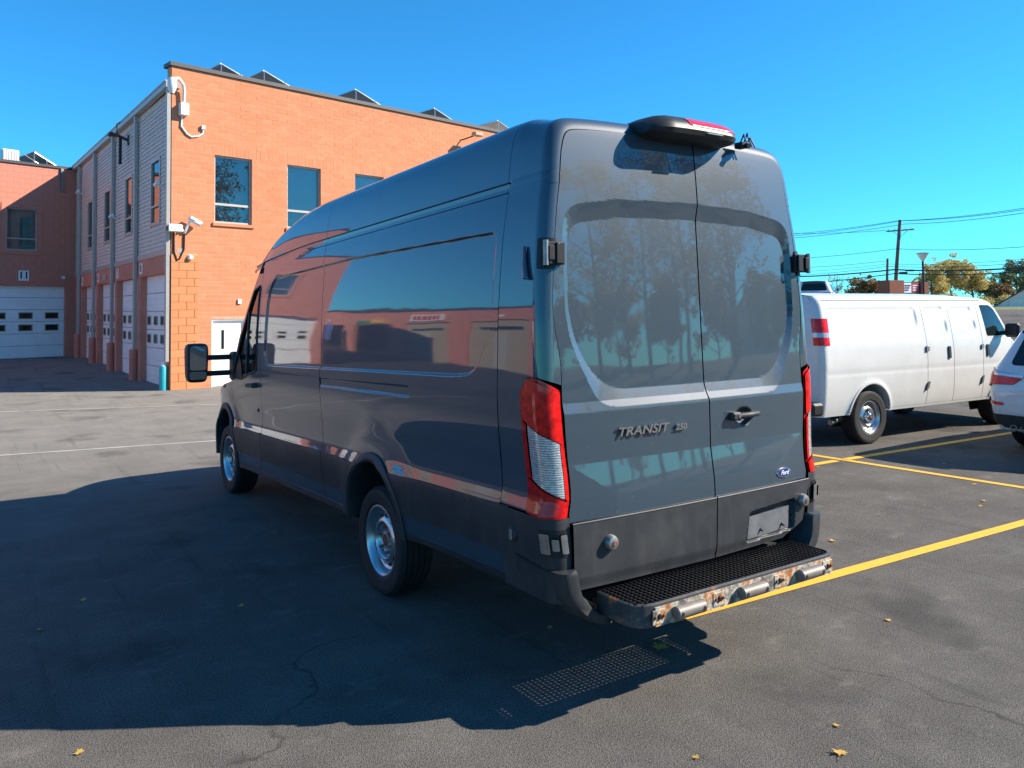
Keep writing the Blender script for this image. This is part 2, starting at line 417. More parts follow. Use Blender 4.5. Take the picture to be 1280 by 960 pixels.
plain('brake_rust', (.16, .06, .03), .8, var=.4, scale=30)
plain('chrome', (.75, .76, .78), .12, metal=1, var=.05)
plain('dull_steel', (.30, .29, .28), .4, metal=.8, var=.25, scale=18)
plain('roll_grey', (.17, .15, .135), .55, metal=.2, var=.2, scale=12)
plain('interior_dark', (.012, .012, .014), .9, var=.3)
plain('seat_cloth', (.025, .025, .028), .95, var=.2)
plain('teal_plastic', (.02, .36, .40), .45, var=.06)
plain('solar_cell', (.02, .025, .04), .25, var=.15, spec=.6)
plain('aluminium', (.62, .63, .64), .35, metal=.8, var=.08)
plain('pole_wood', (.16, .115, .085), .9, var=.3, scale=4, bmp=.4)
plain('black_metal', (.018, .018, .02), .45, metal=.3, var=.15)
plain('glass_globe', (.75, .75, .70), .25, var=.04)
plain('cable_black', (.012, .012, .013), .6)
plain('bark', (.11, .085, .065), .95, var=.35, scale=12, bmp=.5, bscale=30)
plain('sign_brick', (.26, .085, .05), .9, var=.25, scale=14, bmp=.3)
plain('concrete', (.42, .40, .37), .9, var=.12, scale=4, bmp=.3)
plain('roof_shingle', (.10, .095, .09), .9, var=.3, scale=10, bmp=.4)
plain('house_siding', (.55, .53, .48), .8, var=.08)
plain('ink_black', (.01, .01, .012), .6)
plain('sign_red', (.55, .03, .03), .5, var=.05)
plain('sign_blue', (.03, .09, .34), .5, var=.05)
plain('sign_green', (.02, .24, .08), .5, var=.05)
plain('sign_white', (.80, .80, .80), .5, var=.03)
plain('tan_door', (.42, .33, .23), .7, var=.08)
plain('flag_green', (.10, .50, .16), .8); plain('flag_blue', (.10, .16, .50), .8); plain('flag_yellow', (.75, .42, .05), .8)
plain('white_car_paint', (.60, .60, .60), .30, coat=1, var=.02, scale=3)
plain('white_van_paint', (.64, .63, .60), .35, coat=.3, coat_rough=.06, var=.05, scale=2.5)
plain('dark_car_paint', (.012, .013, .016), .3, coat=1, var=.05)
plain('car_glass', (.012, .018, .018), .03, spec=.5, coat=0, var=.05)
plain('emblem_blue', (.01, .035, .20), .2, coat=1)
plain('silver_plastic', (.45, .46, .47), .3, metal=.6)
plain('curb_grey', (.46, .44, .40), .9, var=.12)
def lens(name, col, ribs=0, em=0):
    m, t, b = new_mat(name)
    v = coords(t); n = noise(t, v, 30, 3)
    lt = tuple(min(1, c*1.25+.004) for c in col); dk = tuple(c*.6 for c in col)
    t.links.new(ramp(t, n, ((.35, dk), (.7, lt))), b.inputs['Base Color'])
    b.inputs['Roughness'].default_value = .22; b.inputs['Coat Weight'].default_value = 1; b.inputs['Coat Roughness'].default_value = .02
    b.inputs['Subsurface Weight'].default_value = 0
    w = N(t, 'ShaderNodeTexWave', Scale=ribs or 30); w.bands_direction = 'Z'; t.links.new(v, w.inputs['Vector']); bump(t, b, w.outputs['Fac'], .10, .002)
    b.inputs['Specular IOR Level'].default_value = .2; b.inputs['Coat IOR'].default_value = 1.35
lens('red_lens', (.80, .008, .006), 38); lens('dark_red_lens', (.60, .004, .005), 60)
def clear_lens():
    m, t, b = new_mat('clear_lens')
    v = coords(t); w = N(t, 'ShaderNodeTexWave', Scale=28.0, Distortion=3.0); w.bands_direction = 'Z'; t.links.new(v, w.inputs['Vector']); n = noise(t, v, 60, 3)
    c = ramp(t, w.outputs['Fac'], ((.2, (.34, .34, .35)), (.6, (.80, .80, .80)))); c = mix(t, ramp(t, n, ((.35, .6), (.55, 0.0))), c, (.25, .24, .24))
    t.links.new(c, b.inputs['Base Color']); b.inputs['Metallic'].default_value = .5; b.inputs['Roughness'].default_value = .2; b.inputs['Coat Weight'].default_value = 1
    bump(t, b, w.outputs['Fac'], .15, .003)
clear_lens()
def glass_mat(name, tint=(.80, .88, .87), rough=0.0, dens_=.30):
    """thin tinted pane: straight-through light plus mirror reflection by Fresnel"""
    m, t, b = new_mat(name); t.nodes.remove(b)
    out = [n for n in t.nodes if n.type == 'OUTPUT_MATERIAL'][0]
    tr = N(t, 'ShaderNodeBsdfTransparent'); tr.inputs[0].default_value = (*tint, 1)
    gl = N(t, 'ShaderNodeBsdfGlossy'); gl.inputs['Roughness'].default_value = .01
    v = coords(t); n = noise(t, v, .9, 2, .4); bn = N(t, 'ShaderNodeBump', Strength=.06, Distance=.03); t.links.new(n, bn.inputs['Height']); t.links.new(bn.outputs[0], gl.inputs['Normal'])
    fr = N(t, 'ShaderNodeFresnel', IOR=1.55); mr = N(t, 'ShaderNodeMapRange'); mr.inputs['To Min'].default_value = dens_*.4; mr.inputs['To Max'].default_value = 1.0
    t.links.new(fr.outputs[0], mr.inputs['Value'])
    ms = N(t, 'ShaderNodeMixShader'); t.links.new(mr.outputs[0], ms.inputs[0]); t.links.new(tr.outputs[0], ms.inputs[1]); t.links.new(gl.outputs[0], ms.inputs[2])
    t.links.new(ms.outputs[0], out.inputs['Surface'])
glass_mat('van_glass', (.35, .42, .42), dens_=.2)
glass_mat('window_glass', (.62, .70, .70), dens_=.30)
def leaf_mat(name, stops):
    m, t, b = new_mat(name)
    geo = N(t, 'ShaderNodeNewGeometry')
    t.links.new(ramp(t, geo.outputs['Random Per Island'], stops), b.inputs['Base Color'])
    b.inputs['Roughness'].default_value = .6; b.inputs['Transmission Weight'].default_value = 0
    tl = N(t, 'ShaderNodeBsdfTranslucent'); 
    t.links.new(ramp(t, geo.outputs['Random Per Island'], stops), tl.inputs[0])
    ad = N(t, 'ShaderNodeMixShader', Fac=.3); out = [n for n in t.nodes if n.type == 'OUTPUT_MATERIAL'][0]
    t.links.new(b.outputs[0], ad.inputs[1]); t.links.new(tl.outputs[0], ad.inputs[2]); t.links.new(ad.outputs[0], out.inputs['Surface'])
leaf_mat('leaves_yellow', ((0, (.48, .33, .09)), (.4, (.62, .48, .15)), (.75, (.38, .36, .12)), (1, (.70, .55, .20))))
leaf_mat('leaves_green', ((0, (.07, .10, .03)), (.5, (.13, .16, .05)), (1, (.26, .24, .08))))
leaf_mat('leaves_rust', ((0, (.25, .12, .04)), (.5, (.32, .18, .06)), (1, (.16, .13, .04))))
leaf_mat('fallen_leaf', ((0, (.62, .36, .05)), (.5, (.70, .45, .10)), (1, (.50, .30, .08))))
leaf_mat('grass_blades', ((0, (.07, .09, .02)), (1, (.16, .15, .05))))

# ================================================================== GROUND
def ground_z(x, y):
    """gentle fall of the lot: level round the van, rising a little to the garages and up to the street on the right"""
    x = np.asarray(x, float); y = np.asarray(y, float)
    z = .30*sst(y, 19.5, 32)*(1-sst(x, 12, 20))
    z = z + 1.72*sst(x, 13, 34)
    return z
def build_ground():
    xs = np.unique(np.concatenate([np.linspace(-600, -40, 15), np.linspace(-40, 60, 101), np.linspace(60, 600, 15)]))
    ys = np.unique(np.concatenate([np.linspace(-600, -30, 15), np.linspace(-30, 60, 91), np.linspace(60, 600, 15)]))
    X, Y = np.meshgrid(xs, ys); Z = ground_z(X, Y); n = len(xs)
    f = [(j*n+i, j*n+i+1, (j+1)*n+i+1, (j+1)*n+i) for j in range(len(ys)-1) for i in range(n-1)]
    o = mesh('parking_lot', np.stack([X.ravel(), Y.ravel(), Z.ravel()], 1), f, 'asphalt', smooth=True); tag(o, kind='structure')
build_ground()
def strip(name, pts, w, mat, label, z=.004):
    rows = []
    for i, (x, y) in enumerate(pts):
        a = pts[max(i-1, 0)]; b = pts[min(i+1, len(pts)-1)]; d = Vector((b[0]-a[0], b[1]-a[1])).normalized(); nx, ny = -d.y*w/2, d.x*w/2
        rows.append([(x+nx, y+ny, float(ground_z(x, y))+z), (x-nx, y-ny, float(ground_z(x, y))+z)])
    o = loft(name, rows, mat, smooth=False); tag(o, label, 'marking', 'yellow parking bay lines', 'structure'); return o
def lin(a, b, n): return [(a[0]+(b[0]-a[0])*i/n, a[1]+(b[1]-a[1])*i/n) for i in range(n+1)]
strip('parking_line', lin((.25, .50), (7.2, .19), 6), .105, 'yellow_paint', 'wide yellow bay line running under the rusty step bumper')
strip('parking_line', lin((5.70, 4.6), (5.90, -.6), 6), .095, 'yellow_paint', 'yellow line crossing the ends of the parking bays')
strip('parking_line', lin((5.0, 3.03), (5.64, 3.005), 2), .105, 'yellow_paint', 'short yellow stub in line with the bay line beside the white van')
strip('parking_line', lin((5.78, 2.995), (11.5, 2.72), 6), .105, 'yellow_paint', 'worn yellow bay line between the white cargo van and the white car')

plain('worn_white_paint', (.42, .40, .37), .8, var=.35, scale=3)
for a_, b_, lab_ in (((-6.0, 16.9), (3.4, 13.6), 'faded white line across the pale asphalt before the garages'), ((-7.0, 10.6), (.8, 9.2), 'thin faded white line on the pale asphalt ahead of the van shadow')):
    tag(strip('faded_line', lin(a_, b_, 12), .07, 'worn_white_paint', lab_), group='faded white lines on the asphalt')
# ================================================================== THE DARK DELIVERY VAN
RAKE = .032; AX_R = 1.931; AX_F = 5.68
def zw(y, zb): return zb - RAKE*(y-1.9)
Wb = crv([.30, .48, .60, .84, .875, .93, 1.02, 1.12, 1.25, 1.40, 1.47, 1.60, 1.75, 1.90, 2.05, 2.20, 2.35, 2.44, 2.52, 2.62, 2.70],
         [.965, .978, .990, 1.014, 1.007, .998, 1.001, 1.010, 1.020, 1.026, 1.024, 1.0205, 1.017, 1.008, .996, .980, .958, .941, .930, .917, .900])
taper = crv([0, 4.6, 5.4, 5.9, 6.2, 6.4, 6.55, 6.64], [0, 0, .012, .04, .085, .15, .24, .36])
STAMP = rounded([(.455, 2.245), (.455, 1.74), (.62, 1.50), (.80, 1.482), (4.30, 1.482), (4.30, 2.10), (4.18, 2.268), (2.4, 2.285)], [.07, .22, .16, .2, .12, .15, .16, 0])
RIB = rounded([(1.38, 1.335), (2.90, 1.345), (2.90, 1.415), (1.38, 1.41)], .02)
def arch_bulge(y, z, yc, zc, amp):
    d = np.hypot((y-yc)/.47, (z-zc)/.535)-1
    return amp*np.exp(-(np.clip(d, 0, 9)/.30)**2)
def W(y, zb):
    y = np.asarray(y, float); zb = np.asarray(zb, float)
    w = Wb(zb) - taper(y)*(.55+.45*sst(zb, .4, 1.0))
    d = sdf(STAMP, y, zb); w = w - .014*(1-sst(d, -.011, .003))
    d2 = sdf(RIB, y, zb); w = w - .010*(1-sst(d2, -.014, .002))
    w = w + arch_bulge(y, zb, AX_R, .41, .026) + arch_bulge(y, zb, AX_F, .53, .022)
    return w
def side_surf(sg, off=0.0):
    def f(y, zb):
        return np.stack([sg*(W(y, zb)+off), y, zw(y, zb)], 1)
    return f
def arch_pts(yc, zc, a, b, n=28, z0=.50):
    """points of an arch, from rear foot to front foot"""
    t0 = math.asin(np.clip((z0-zc)/b, -1, 1)); out = []
    for i in range(n+1):
        t = (pi-t0)+(2*t0-pi)*i/n; out.append((yc+a*cos(t), zc+b*sin(t)))
    return out
ZROWS = np.unique(np.round(np.concatenate([np.arange(.50, 2.44, .035), np.arange(1.31, 1.53, .005), np.arange(2.05, 2.32, .007), np.arange(.83, .95, .01), np.arange(1.48, 1.78, .012)]), 4))
YROWS = np.unique(np.round(np.concatenate([np.arange(.38, 6.7, .05), np.arange(.43, .90, .008), np.arange(1.36, 1.42, .006), np.arange(2.86, 2.94, .006), np.arange(4.10, 4.33, .008), np.arange(1.2, 2.7, .03), np.arange(5.0, 6.4, .03)]), 4))
YS = crv([.5, 1.5, 2.44], [2.875, 2.895, 2.965])
van = empty('cargo_van', (0, 0, 0), 0, 'long dark slate blue high roof cargo van with a rusty rear step', 'van')
# rear edge of the doors and the corner of the body
RC = .075
def wrear(z): return Wb(np.asarray(z, float)-.061)
def door_edge(z): return wrear(z) - .068 - .047*(1-sst(z, 1.56, 1.92))
lean = crv([.30, .54, .86, 1.2, 1.8, 2.3, 2.75, 2.9], [-.035, -.035, -.03, -.012, .016, .04, .075, .10])
def corner_surf(sg, off=0.0):
    """s runs from the side (s=0 at y=.384) round the corner and inward across the rear"""
    def f(s, z):
        s = np.asarray(s, float); z = np.asarray(z, float); w = wrear(z)
        y0 = .384; A = y0-RC; L = pi/2*RC
        th = np.clip((s-A)/RC, 0, pi/2)
        y = np.where(s < A, y0-s, RC*(1-np.sin(th))); x = np.where(s < A, w, w-RC+RC*np.cos(th)); x = np.where(s > A+L, w-RC-(s-A-L), x)
        zb = z-.061+RAKE*y
        x = x + (W(y, zb)-Wb(zb))*np.where(s < A, 1, 0)
        nx = np.where(s < A, 1, np.cos(th)); ny = np.where(s < A, 0, -np.sin(th))
        y = y + lean(z)*(1-np.clip(y/.384, 0, 1))
        return np.stack([sg*(x+off*nx), y+off*ny, z-RAKE*np.where(s < A, y-.0, 0)*0 - np.where(True, RAKE*(y)*0, 0)], 1)
    return f
S_A = .384-RC; S_L = S_A+pi/2*RC
def s_edge(z):     # s at the door edge
    return S_L + (wrear(z)-RC-door_edge(z))
LAMP = [(.215, .905), (.205, 1.475), (.265, 1.548), (.335, 1.552), (None, 1.49), (None, .885), (.245, .885)]
def lamp_outline(grow=0):
    P = [(s if s is not None else float(s_edge(z))-.012, z) for s, z in LAMP]
    cx, cz = .32, 1.2
    return rounded([(s+(grow if s > cx else -grow), z+(grow if z > cz else -grow)) for s, z in P], .02, 4)
for sg in (-1, 1):
    o = (sg, 0, 0)
    # long side panel behind the mid seam
    zs = np.linspace(.50, 2.436, 30)
    out = [(.391, .50)] + arch_pts(AX_R, .41, .44, .50) + [(float(YS(z))-.0032, z) for z in zs] + [(.391+.0*z, z) for z in zs[::-1]][:-1]
    patch('side_panel', out, side_surf(sg), 'slate_paint', van, o, us=YROWS, vs=ZROWS, step=.03)
    # panel between the mid seam and the cab door
    yd = crv([.5, .8, 1.25, 1.7, 2.2, 2.44], [4.50, 4.425, 4.40, 4.43, 4.49, 4.53])
    out = [(float(YS(z))+.0032, z) for z in zs[::-1]] + [(float(yd(z))-.0032, z) for z in zs]
    patch('side_panel', out, side_surf(sg), 'slate_paint', van, o, us=YROWS, vs=ZROWS, step=.03)
    # cab door with a window opening
    zz = np.linspace(.50, 2.34, 26)
    fr = crv([.50, .85, 1.10, 1.30, 1.36, 2.34], [5.13, 5.19, 5.33, 5.43, 5.40, 4.66])
    out = [(float(yd(z))+.0032, z) for z in zz[::-1]] + [(float(fr(z)), z) for z in zz]
    win = rounded([(4.515, 1.43), (4.80, 1.385), (5.02, 1.335), (5.36, 1.335), (4.70, 2.19), (4.545, 2.225)], .03)
    door = patch('door', out, side_surf(sg), 'slate_paint', van, o, us=YROWS, vs=ZROWS, step=.03, holes=[win])
    g = rounded([(4.52, 1.432), (4.80, 1.388), (5.03, 1.338), (5.355, 1.338), (4.698, 2.185), (4.548, 2.22)], .03)
    patch('door_glass', g, side_surf(sg, -.010), 'van_glass', door, o, du=.08, dv=.08, fold=0)
    # black gasket round the window
    sf = side_surf(sg, .001); P = dens(win, .02); a = np.array(P); pts = sf(a[:, 0], a[:, 1]); mb = MB(); mb.tube(list(pts)+[pts[0]], .011, 6); mb.build('window_seal', 'black_plastic', door, True)
    a = np.array([(4.86, 1.36), (4.855, 1.6), (4.845, 2.02)]); pts = sf(a[:, 0], a[:, 1]); mb = MB(); mb.tube([p-Vector((sg*.004, 0, 0)) for p in map(Vector, pts)], .012, 6); mb.build('window_divider', 'black_plastic', door, True)
    patch('sail_panel', rounded([(5.02, 1.335), (5.37, 1.335), (5.16, 1.60), (5.07, 1.50)], .015), side_surf(sg, -.004), 'black_plastic', door, o, fold=.02, du=.04, dv=.04)
    hp = side_surf(sg, .035)(np.array([4.52, 4.60, 4.72]), np.array([1.285, 1.29, 1.285])); 
    mb = MB(); q = side_surf(sg, .0)(np.array([4.50, 4.74]), np.array([1.285, 1.285])); mb.tube([q[0], hp[0], hp[1], hp[2], q[1]], [.014, .019, .021, .019, .014], 8); mb.build('door_handle', 'black_plastic', door, True)
    kp = side_surf(sg, .003)(np.array([4.52]), np.array([1.06]))[0]; lathe('filler_mark', [(0, .004), (.016, .004), (.018, 0)], kp, o, 'black_plastic', door, 12)
    # fender
    hz = crv([5.43, 5.8, 6.2, 6.45, 6.62], [1.30, 1.25, 1.15, 1.06, .95])
    yy = np.linspace(5.434, 6.62, 24)
    out = [(float(fr(z))+.004, z) for z in np.linspace(1.30, .50, 14)] + arch_pts(AX_F, .53, .44, .50, z0=.50)[::1] + [(6.62, .50)] + [(float(y), float(hz(y))) for y in yy[::-1]]
    patch('fender', out, side_surf(sg), 'slate_paint', van, o, us=YROWS, vs=ZROWS, step=.03)
    # plastic body mouldings
    def mould(name, P, off=.008, mat='grey_cladding'): return patch(name, P, side_surf(sg, off), mat, van, o, du=.05, dv=.02, step=.02, fold=.02)
    aR = arch_pts(AX_R, .41, .468, .532, 60, z0=.605); cutR = [p for p in aR if p[1] < .846]
    rear_leg = [p for p in cutR if p[0] < AX_R]; front_leg = [p for p in cutR if p[0] > AX_R]
    mould('body_moulding', [(.30, .605)] + rear_leg + [(rear_leg[-1][0]+.006, .848), (.30, .852)])
    mould('body_moulding', front_leg + [(2.878, .605), (2.878, .85), (front_leg[0][0]-.006, .848)])
    mould('body_moulding', [(2.886, .605), (4.435, .605), (4.42, .85), (2.886, .85)])
    aF = arch_pts(AX_F, .53, .468, .532, 60, z0=.605); lf = [p for p in aF if p[1] < .846 and p[0] < AX_F]
    mould('body_moulding', [(4.443, .605)] + lf + [(lf[-1][0]+.004, .848), (4.428, .85)])
    # rocker rail
    yy = np.linspace(2.40, 5.16, 20); rows = []
    for y in yy: rows.append([(sg*(W(y, .52)-.01), y, zw(y, .508)), (sg*(W(y, .5)+.006), y, zw(y, .498)), (sg*(W(y, .5)+.004), y, zw(y, .455)), (sg*(W(y, .5)-.03), y, zw(y, .44)), (sg*(W(y, .5)-.10), y, zw(y, .44))])
    loft('rocker_rail', rows, 'grey_cladding', van)
    yy = np.linspace(.30, 1.46, 10); rows = []
    for y in yy: rows.append([(sg*(W(y, .52)-.01), y, zw(y, .508)), (sg*(W(y, .5)+.006), y, zw(y, .498)), (sg*(W(y, .5)-.004), y, zw(y, .46)), (sg*(W(y, .5)-.04), y, zw(y, .445)), (sg*(W(y, .5)-.12), y, zw(y, .445))])
    loft('rocker_rail', rows, 'grey_cladding', van)
    # wheel-arch lips
    for yc, zc in ((AX_R, .41), (AX_F, .53)):
        A = arch_pts(yc, zc, .412, .472, 44, z0=.455 if yc < 3 else .49); B = arch_pts(yc, zc, .47, .535, 44, z0=.455 if yc < 3 else .49)
        rows = []
        for (ya, za), (yb, zb) in zip(A, B):
            wi = float(W(ya, max(za, .5))); wo = float(W(yb, max(zb, .5)))
            pts = [(wo-.004, yb, zb), (wo+.012, yb, zb), (wo*.5+wi*.5+.026, .55*yb+.45*ya, .55*zb+.45*za), (wi+.020, .15*yb+.85*ya, .15*zb+.85*za), (wi+.008, ya, za), (wi-.06, ya, za), (wi-.28, ya, za)]
            rows.append([(sg*x, y, zw(y, z)) for x, y, z in pts])
        loft('wheel_arch_trim', rows, 'grey_cladding', van, angle=50)
        mb = MB(); A2 = arch_pts(yc, zc, .43, .49, 24, z0=zc+.07)
        rows = [[(sg*.98, y, zw(y, z)), (sg*.60, y, zw(y, z))] for y, z in A2]; loft('wheel_housing', rows, 'interior_dark', van)
        mesh('wheel_housing', [(sg*.62, y, zw(y, z)) for y, z in A2], [tuple(range(len(A2)))], 'interior_dark', van)
    # rear corner pillar (painted), with the lamp opening
    zz = np.linspace(.905, 2.50, 40)
    lo = lamp_outline(.006)
    out = [(0.0, z) for z in zz[::-1]] + [(float(s_edge(z)), z) for z in zz]
    # the lamp notch reaches the door edge: build pillar above and beside it
    up = [(0.0, z) for z in zz[::-1]] + [(.210, .905), (.200, 1.477), (.263, 1.5535), (.337, 1.557)] + [(float(s_edge(z)), z) for z in zz if z > 1.50]
    patch('rear_pillar', up, corner_surf(sg), 'slate_paint', van, o if False else (sg*.7, -.7, 0), us=np.concatenate([np.arange(.03, S_A, .03), np.arange(S_A, S_L+.1, .007)]), vs=np.arange(.92, 2.5, .035), step=.02)
    tl = empty('tail_lamp'); tl.parent = van
    patch('lamp_housing', lamp_outline(.002), corner_surf(sg, .003), 'dark_red_lens', tl, (sg*.7, -.7, 0), us=np.arange(.2, .5, .012), dv=.05, fold=.03, step=.015)
    si = float(s_edge(1.2))-.020
    U = rounded([(.222, 1.20), (.222, 1.468), (.272, 1.535), (.332, 1.538), (si, 1.480), (si, 1.245), (.25, 1.350), (.245, 1.20)], .008, 3)
    U = [(.225, 1.352), (.222, 1.468), (.272, 1.535), (.332, 1.538), (si, 1.480), (si, 1.238), (.255, 1.340)]
    C = [(.264, 1.327), (si-.021, 1.244), (si-.021, .984), (.268, 1.068)]
    F_ = [(si-.018, 1.232), (si-.001, 1.222), (si-.001, .972), (si-.018, .988)]
    B = [(.228, .918), (.226, 1.070), (.255, 1.062), (si, .964), (si, .898), (.255, .898)]
    E_ = [(.224, 1.082), (.223, 1.345), (.250, 1.330), (.256, 1.078)]
    um = np.arange(.2, .5, .012)
    patch('red_lens', rounded(U, .012, 3), corner_surf(sg, .012), 'red_lens', tl, (sg*.7, -.7, 0), us=um, dv=.04, step=.015)
    patch('clear_lens', rounded(C, .006, 3), corner_surf(sg, .010), 'clear_lens', tl, (sg*.7, -.7, 0), us=um, dv=.04, step=.015)
    patch('red_lens', rounded(B, .010, 3), corner_surf(sg, .012), 'dark_red_lens', tl, (sg*.7, -.7, 0), us=um, dv=.04, step=.015)
    patch('red_lens', rounded(F_, .003, 2), corner_surf(sg, .012), 'red_lens', tl, (sg*.7, -.7, 0), us=um, dv=.04, step=.015)
    patch('red_lens', rounded(E_, .006, 3), corner_surf(sg, .011), 'dark_red_lens', tl, (sg*.7, -.7, 0), us=um, dv=.04, step=.015)
    # bumper corner under the lamp
    zz = np.linspace(.50, .898, 12)
    def s_in(z): return float(s_edge(.9)) - .004
    out = [(-.002, z) for z in zz[::-1]] + [(s_in(z), z) for z in zz]
    patch('bumper_corner', rounded(out, 0) if False else out, corner_surf(sg, .010), 'grey_cladding', van, (sg*.7, -.7, 0), us=np.concatenate([np.arange(.05, S_A, .03), np.arange(S_A, S_L+.1, .008)]), vs=np.arange(.52, .87, .03), step=.02, fold=.03)
    # lower curl of the corner that sweeps inward to the step
    rows = []
    for i in range(13):
        a = i/12; z = .66-.27*sst(a, 0, .9); x = .985-.06*a-.19*sst(a, .35, 1.0); y0_ = -.02-.02*a
        rows.append([(sg*(x+.030), .26, z+.02), (sg*(x+.024), .06, z), (sg*(x+.000), y0_-.035, z-.005), (sg*(x-.035), y0_-.062, z-.01), (sg*(x-.09), y0_-.055, z+.0), (sg*(x-.13), .03, z+.02)])
    loft('bumper_end', rows, 'grey_cladding', van, caps=True, angle=55)
    # lower hinge bracket
    hb = MB(); sx = sg; cp = corner_surf(sg, .012)
    P = rounded([(.315, .72), (.315, .845), (.44, .845), (.44, .72)], .008, 2); patch('hinge_pocket', P, corner_surf(sg, .013), 'black_metal', van, (sg*.7, -.7, 0), us=np.arange(.3, .46, .01), dv=.03, step=.012)
    for (s0, s1, z0, z1, of) in ((.322, .362, .735, .83, .022), (.372, .395, .755, .81, .032), (.405, .432, .738, .828, .026)):
        patch('hinge_leaf', rounded([(s0, z0), (s0, z1), (s1, z1), (s1, z0)], .006, 2), corner_surf(sg, of), 'dull_steel', van, (sg*.7, -.7, 0), us=np.arange(.3, .46, .008), dv=.02, step=.008, fold=.014)
    # upper hinge: socket in the pillar with a steel knuckle standing proud
    he = empty('door_hinge'); he.parent = van
    patch('hinge_pocket', rounded([(.335, 2.075), (.335, 2.225), (.43, 2.225), (.43, 2.075)], .01, 2), corner_surf(sg, .006), 'black_metal', he, (sg*.7, -.7, 0), us=np.arange(.3, .46, .01), dv=.03, step=.012)
    xw = float(wrear(2.15)); ly = float(lean(2.15))
    mb = MB(); mb.box(sg*(xw-.115) if sg > 0 else -xw-.005, sg*(xw+.005) if sg > 0 else -xw+.115, ly-.030, ly-.006, 2.095, 2.205, bev=.004); mb.build('hinge_strap', 'black_metal', he)
    mb = MB()
    mb.box(*sorted((sg*(xw-.10), sg*(xw-.055))), ly-.044, ly-.030, 2.10, 2.20, bev=.003)
    mb.box(*sorted((sg*(xw-.04), sg*(xw-.005))), ly-.05, ly-.030, 2.115, 2.185, bev=.003)
    mb.build('hinge_bracket', 'black_metal', he)
    mb = MB(); mb.cyl((sg*(xw+.004), ly-.034, 2.09), (sg*(xw+.004), ly-.034, 2.21), .013, n=12); mb.build('hinge_pin', 'dull_steel', he, True)
    # little painted kink of the pillar ahead of the hinge
    q = corner_surf(sg, .012); P = np.array([(.235, 2.19), (.245, 2.10), (.265, 2.035), (.29, 2.03)]); pts = q(P[:, 0], P[:, 1]); mb = MB(); mb.tube(pts, [.008, .014, .016, .006], 8); mb.build('hinge_fairing', 'chrome' if False else 'slate_paint', he, True)
    # tie-down cap on the rear moulding
    kp = side_surf(sg, .012)(np.array([.27]), np.array([.725]))[0]; lathe('cap', [(0, .010), (.028, .010), (.036, .004), (.038, 0)], kp, o, 'grey_cladding', van, 18); mb = MB(); mb.box(*sorted((kp[0], kp[0]+sg*.016)), kp[1]-.012, kp[1]+.012, kp[2]-.03, kp[2]+.02, bev=.003); mb.build('cap_key', 'dull_steel', van)

# ---- roof in three pressings
SEC = [(.9415, 2.441), (.938, 2.462), (.9225, 2.466), (.9225, 2.490), (.9345, 2.496), (.929, 2.55), (.921, 2.61), (.910, 2.675), (.894, 2.735), (.870, 2.785), (.835, 2.822), (.785, 2.845), (.70, 2.858), (.5, 2.870), (.25, 2.877), (0, 2.880)]
def cat(P, n):
    """resample the smooth part of the half section with a spline"""
    base = P[:5]; rest = P[4:]; tt = np.arange(len(rest)); fx = crv(tt, [p[0] for p in rest]); fz = crv(tt, [p[1] for p in rest])
    t = np.linspace(0, len(rest)-1, n); return base[:-1] + list(zip(fx(t), fz(t)))
HALF = cat(SEC, 40); FULL = [(-x, z) for x, z in HALF] + [(x, z) for x, z in HALF[::-1][1:]]
Hs = crv([0, .1, .24, .38, .48, 3.2, 3.67, 4.08, 4.53, 4.9, 5.2], [.855, .865, .915, .985, 1, 1, .955, .83, .60, .30, .12])
gut = crv([0, 3.2, 4.4, 5.2], [0, 0, -.035, -.09])
def roof_row(y, groove=1.0):
    k = float(Hs(y)); g = float(gut(y)); r = []
    for i, (x, z) in enumerate(FULL):
        j = i if i < len(HALF) else len(FULL)-1-i
        zz = 2.441+(z-2.441)*k+g if z > 2.496 else z+g*1.0
        if z > 2.496: zz = max(zz, 2.496+g+(z-2.496)*.12)
        xx = abs(x)
        if j in (2, 3): xx = xx+.0145*(1-groove)
        xx -= float(taper(y))*.4 + .06*sst(y, 4.3, 5.1)*(z-2.44)/.44
        r.append(((-1 if i < len(HALF)-1 else 1)*xx, y, zw(y, zz)))
    return r
def roof_seg(y0, y1, n, gl=None):
    rows = [roof_row(y, 1 if gl is None else gl(y)) for y in np.linspace(y0, y1, n)]
    a = [(p[0]*.985, p[1], p[2]-.012) for p in rows[0]]; b = [(p[0]*.985, p[1], p[2]-.012) for p in rows[-1]]
    return loft('roof_panel', [a]+rows+[b], 'slate_paint', van, angle=35)
roof_seg(.404, 2.960, 26); roof_seg(2.964, 4.86, 40)
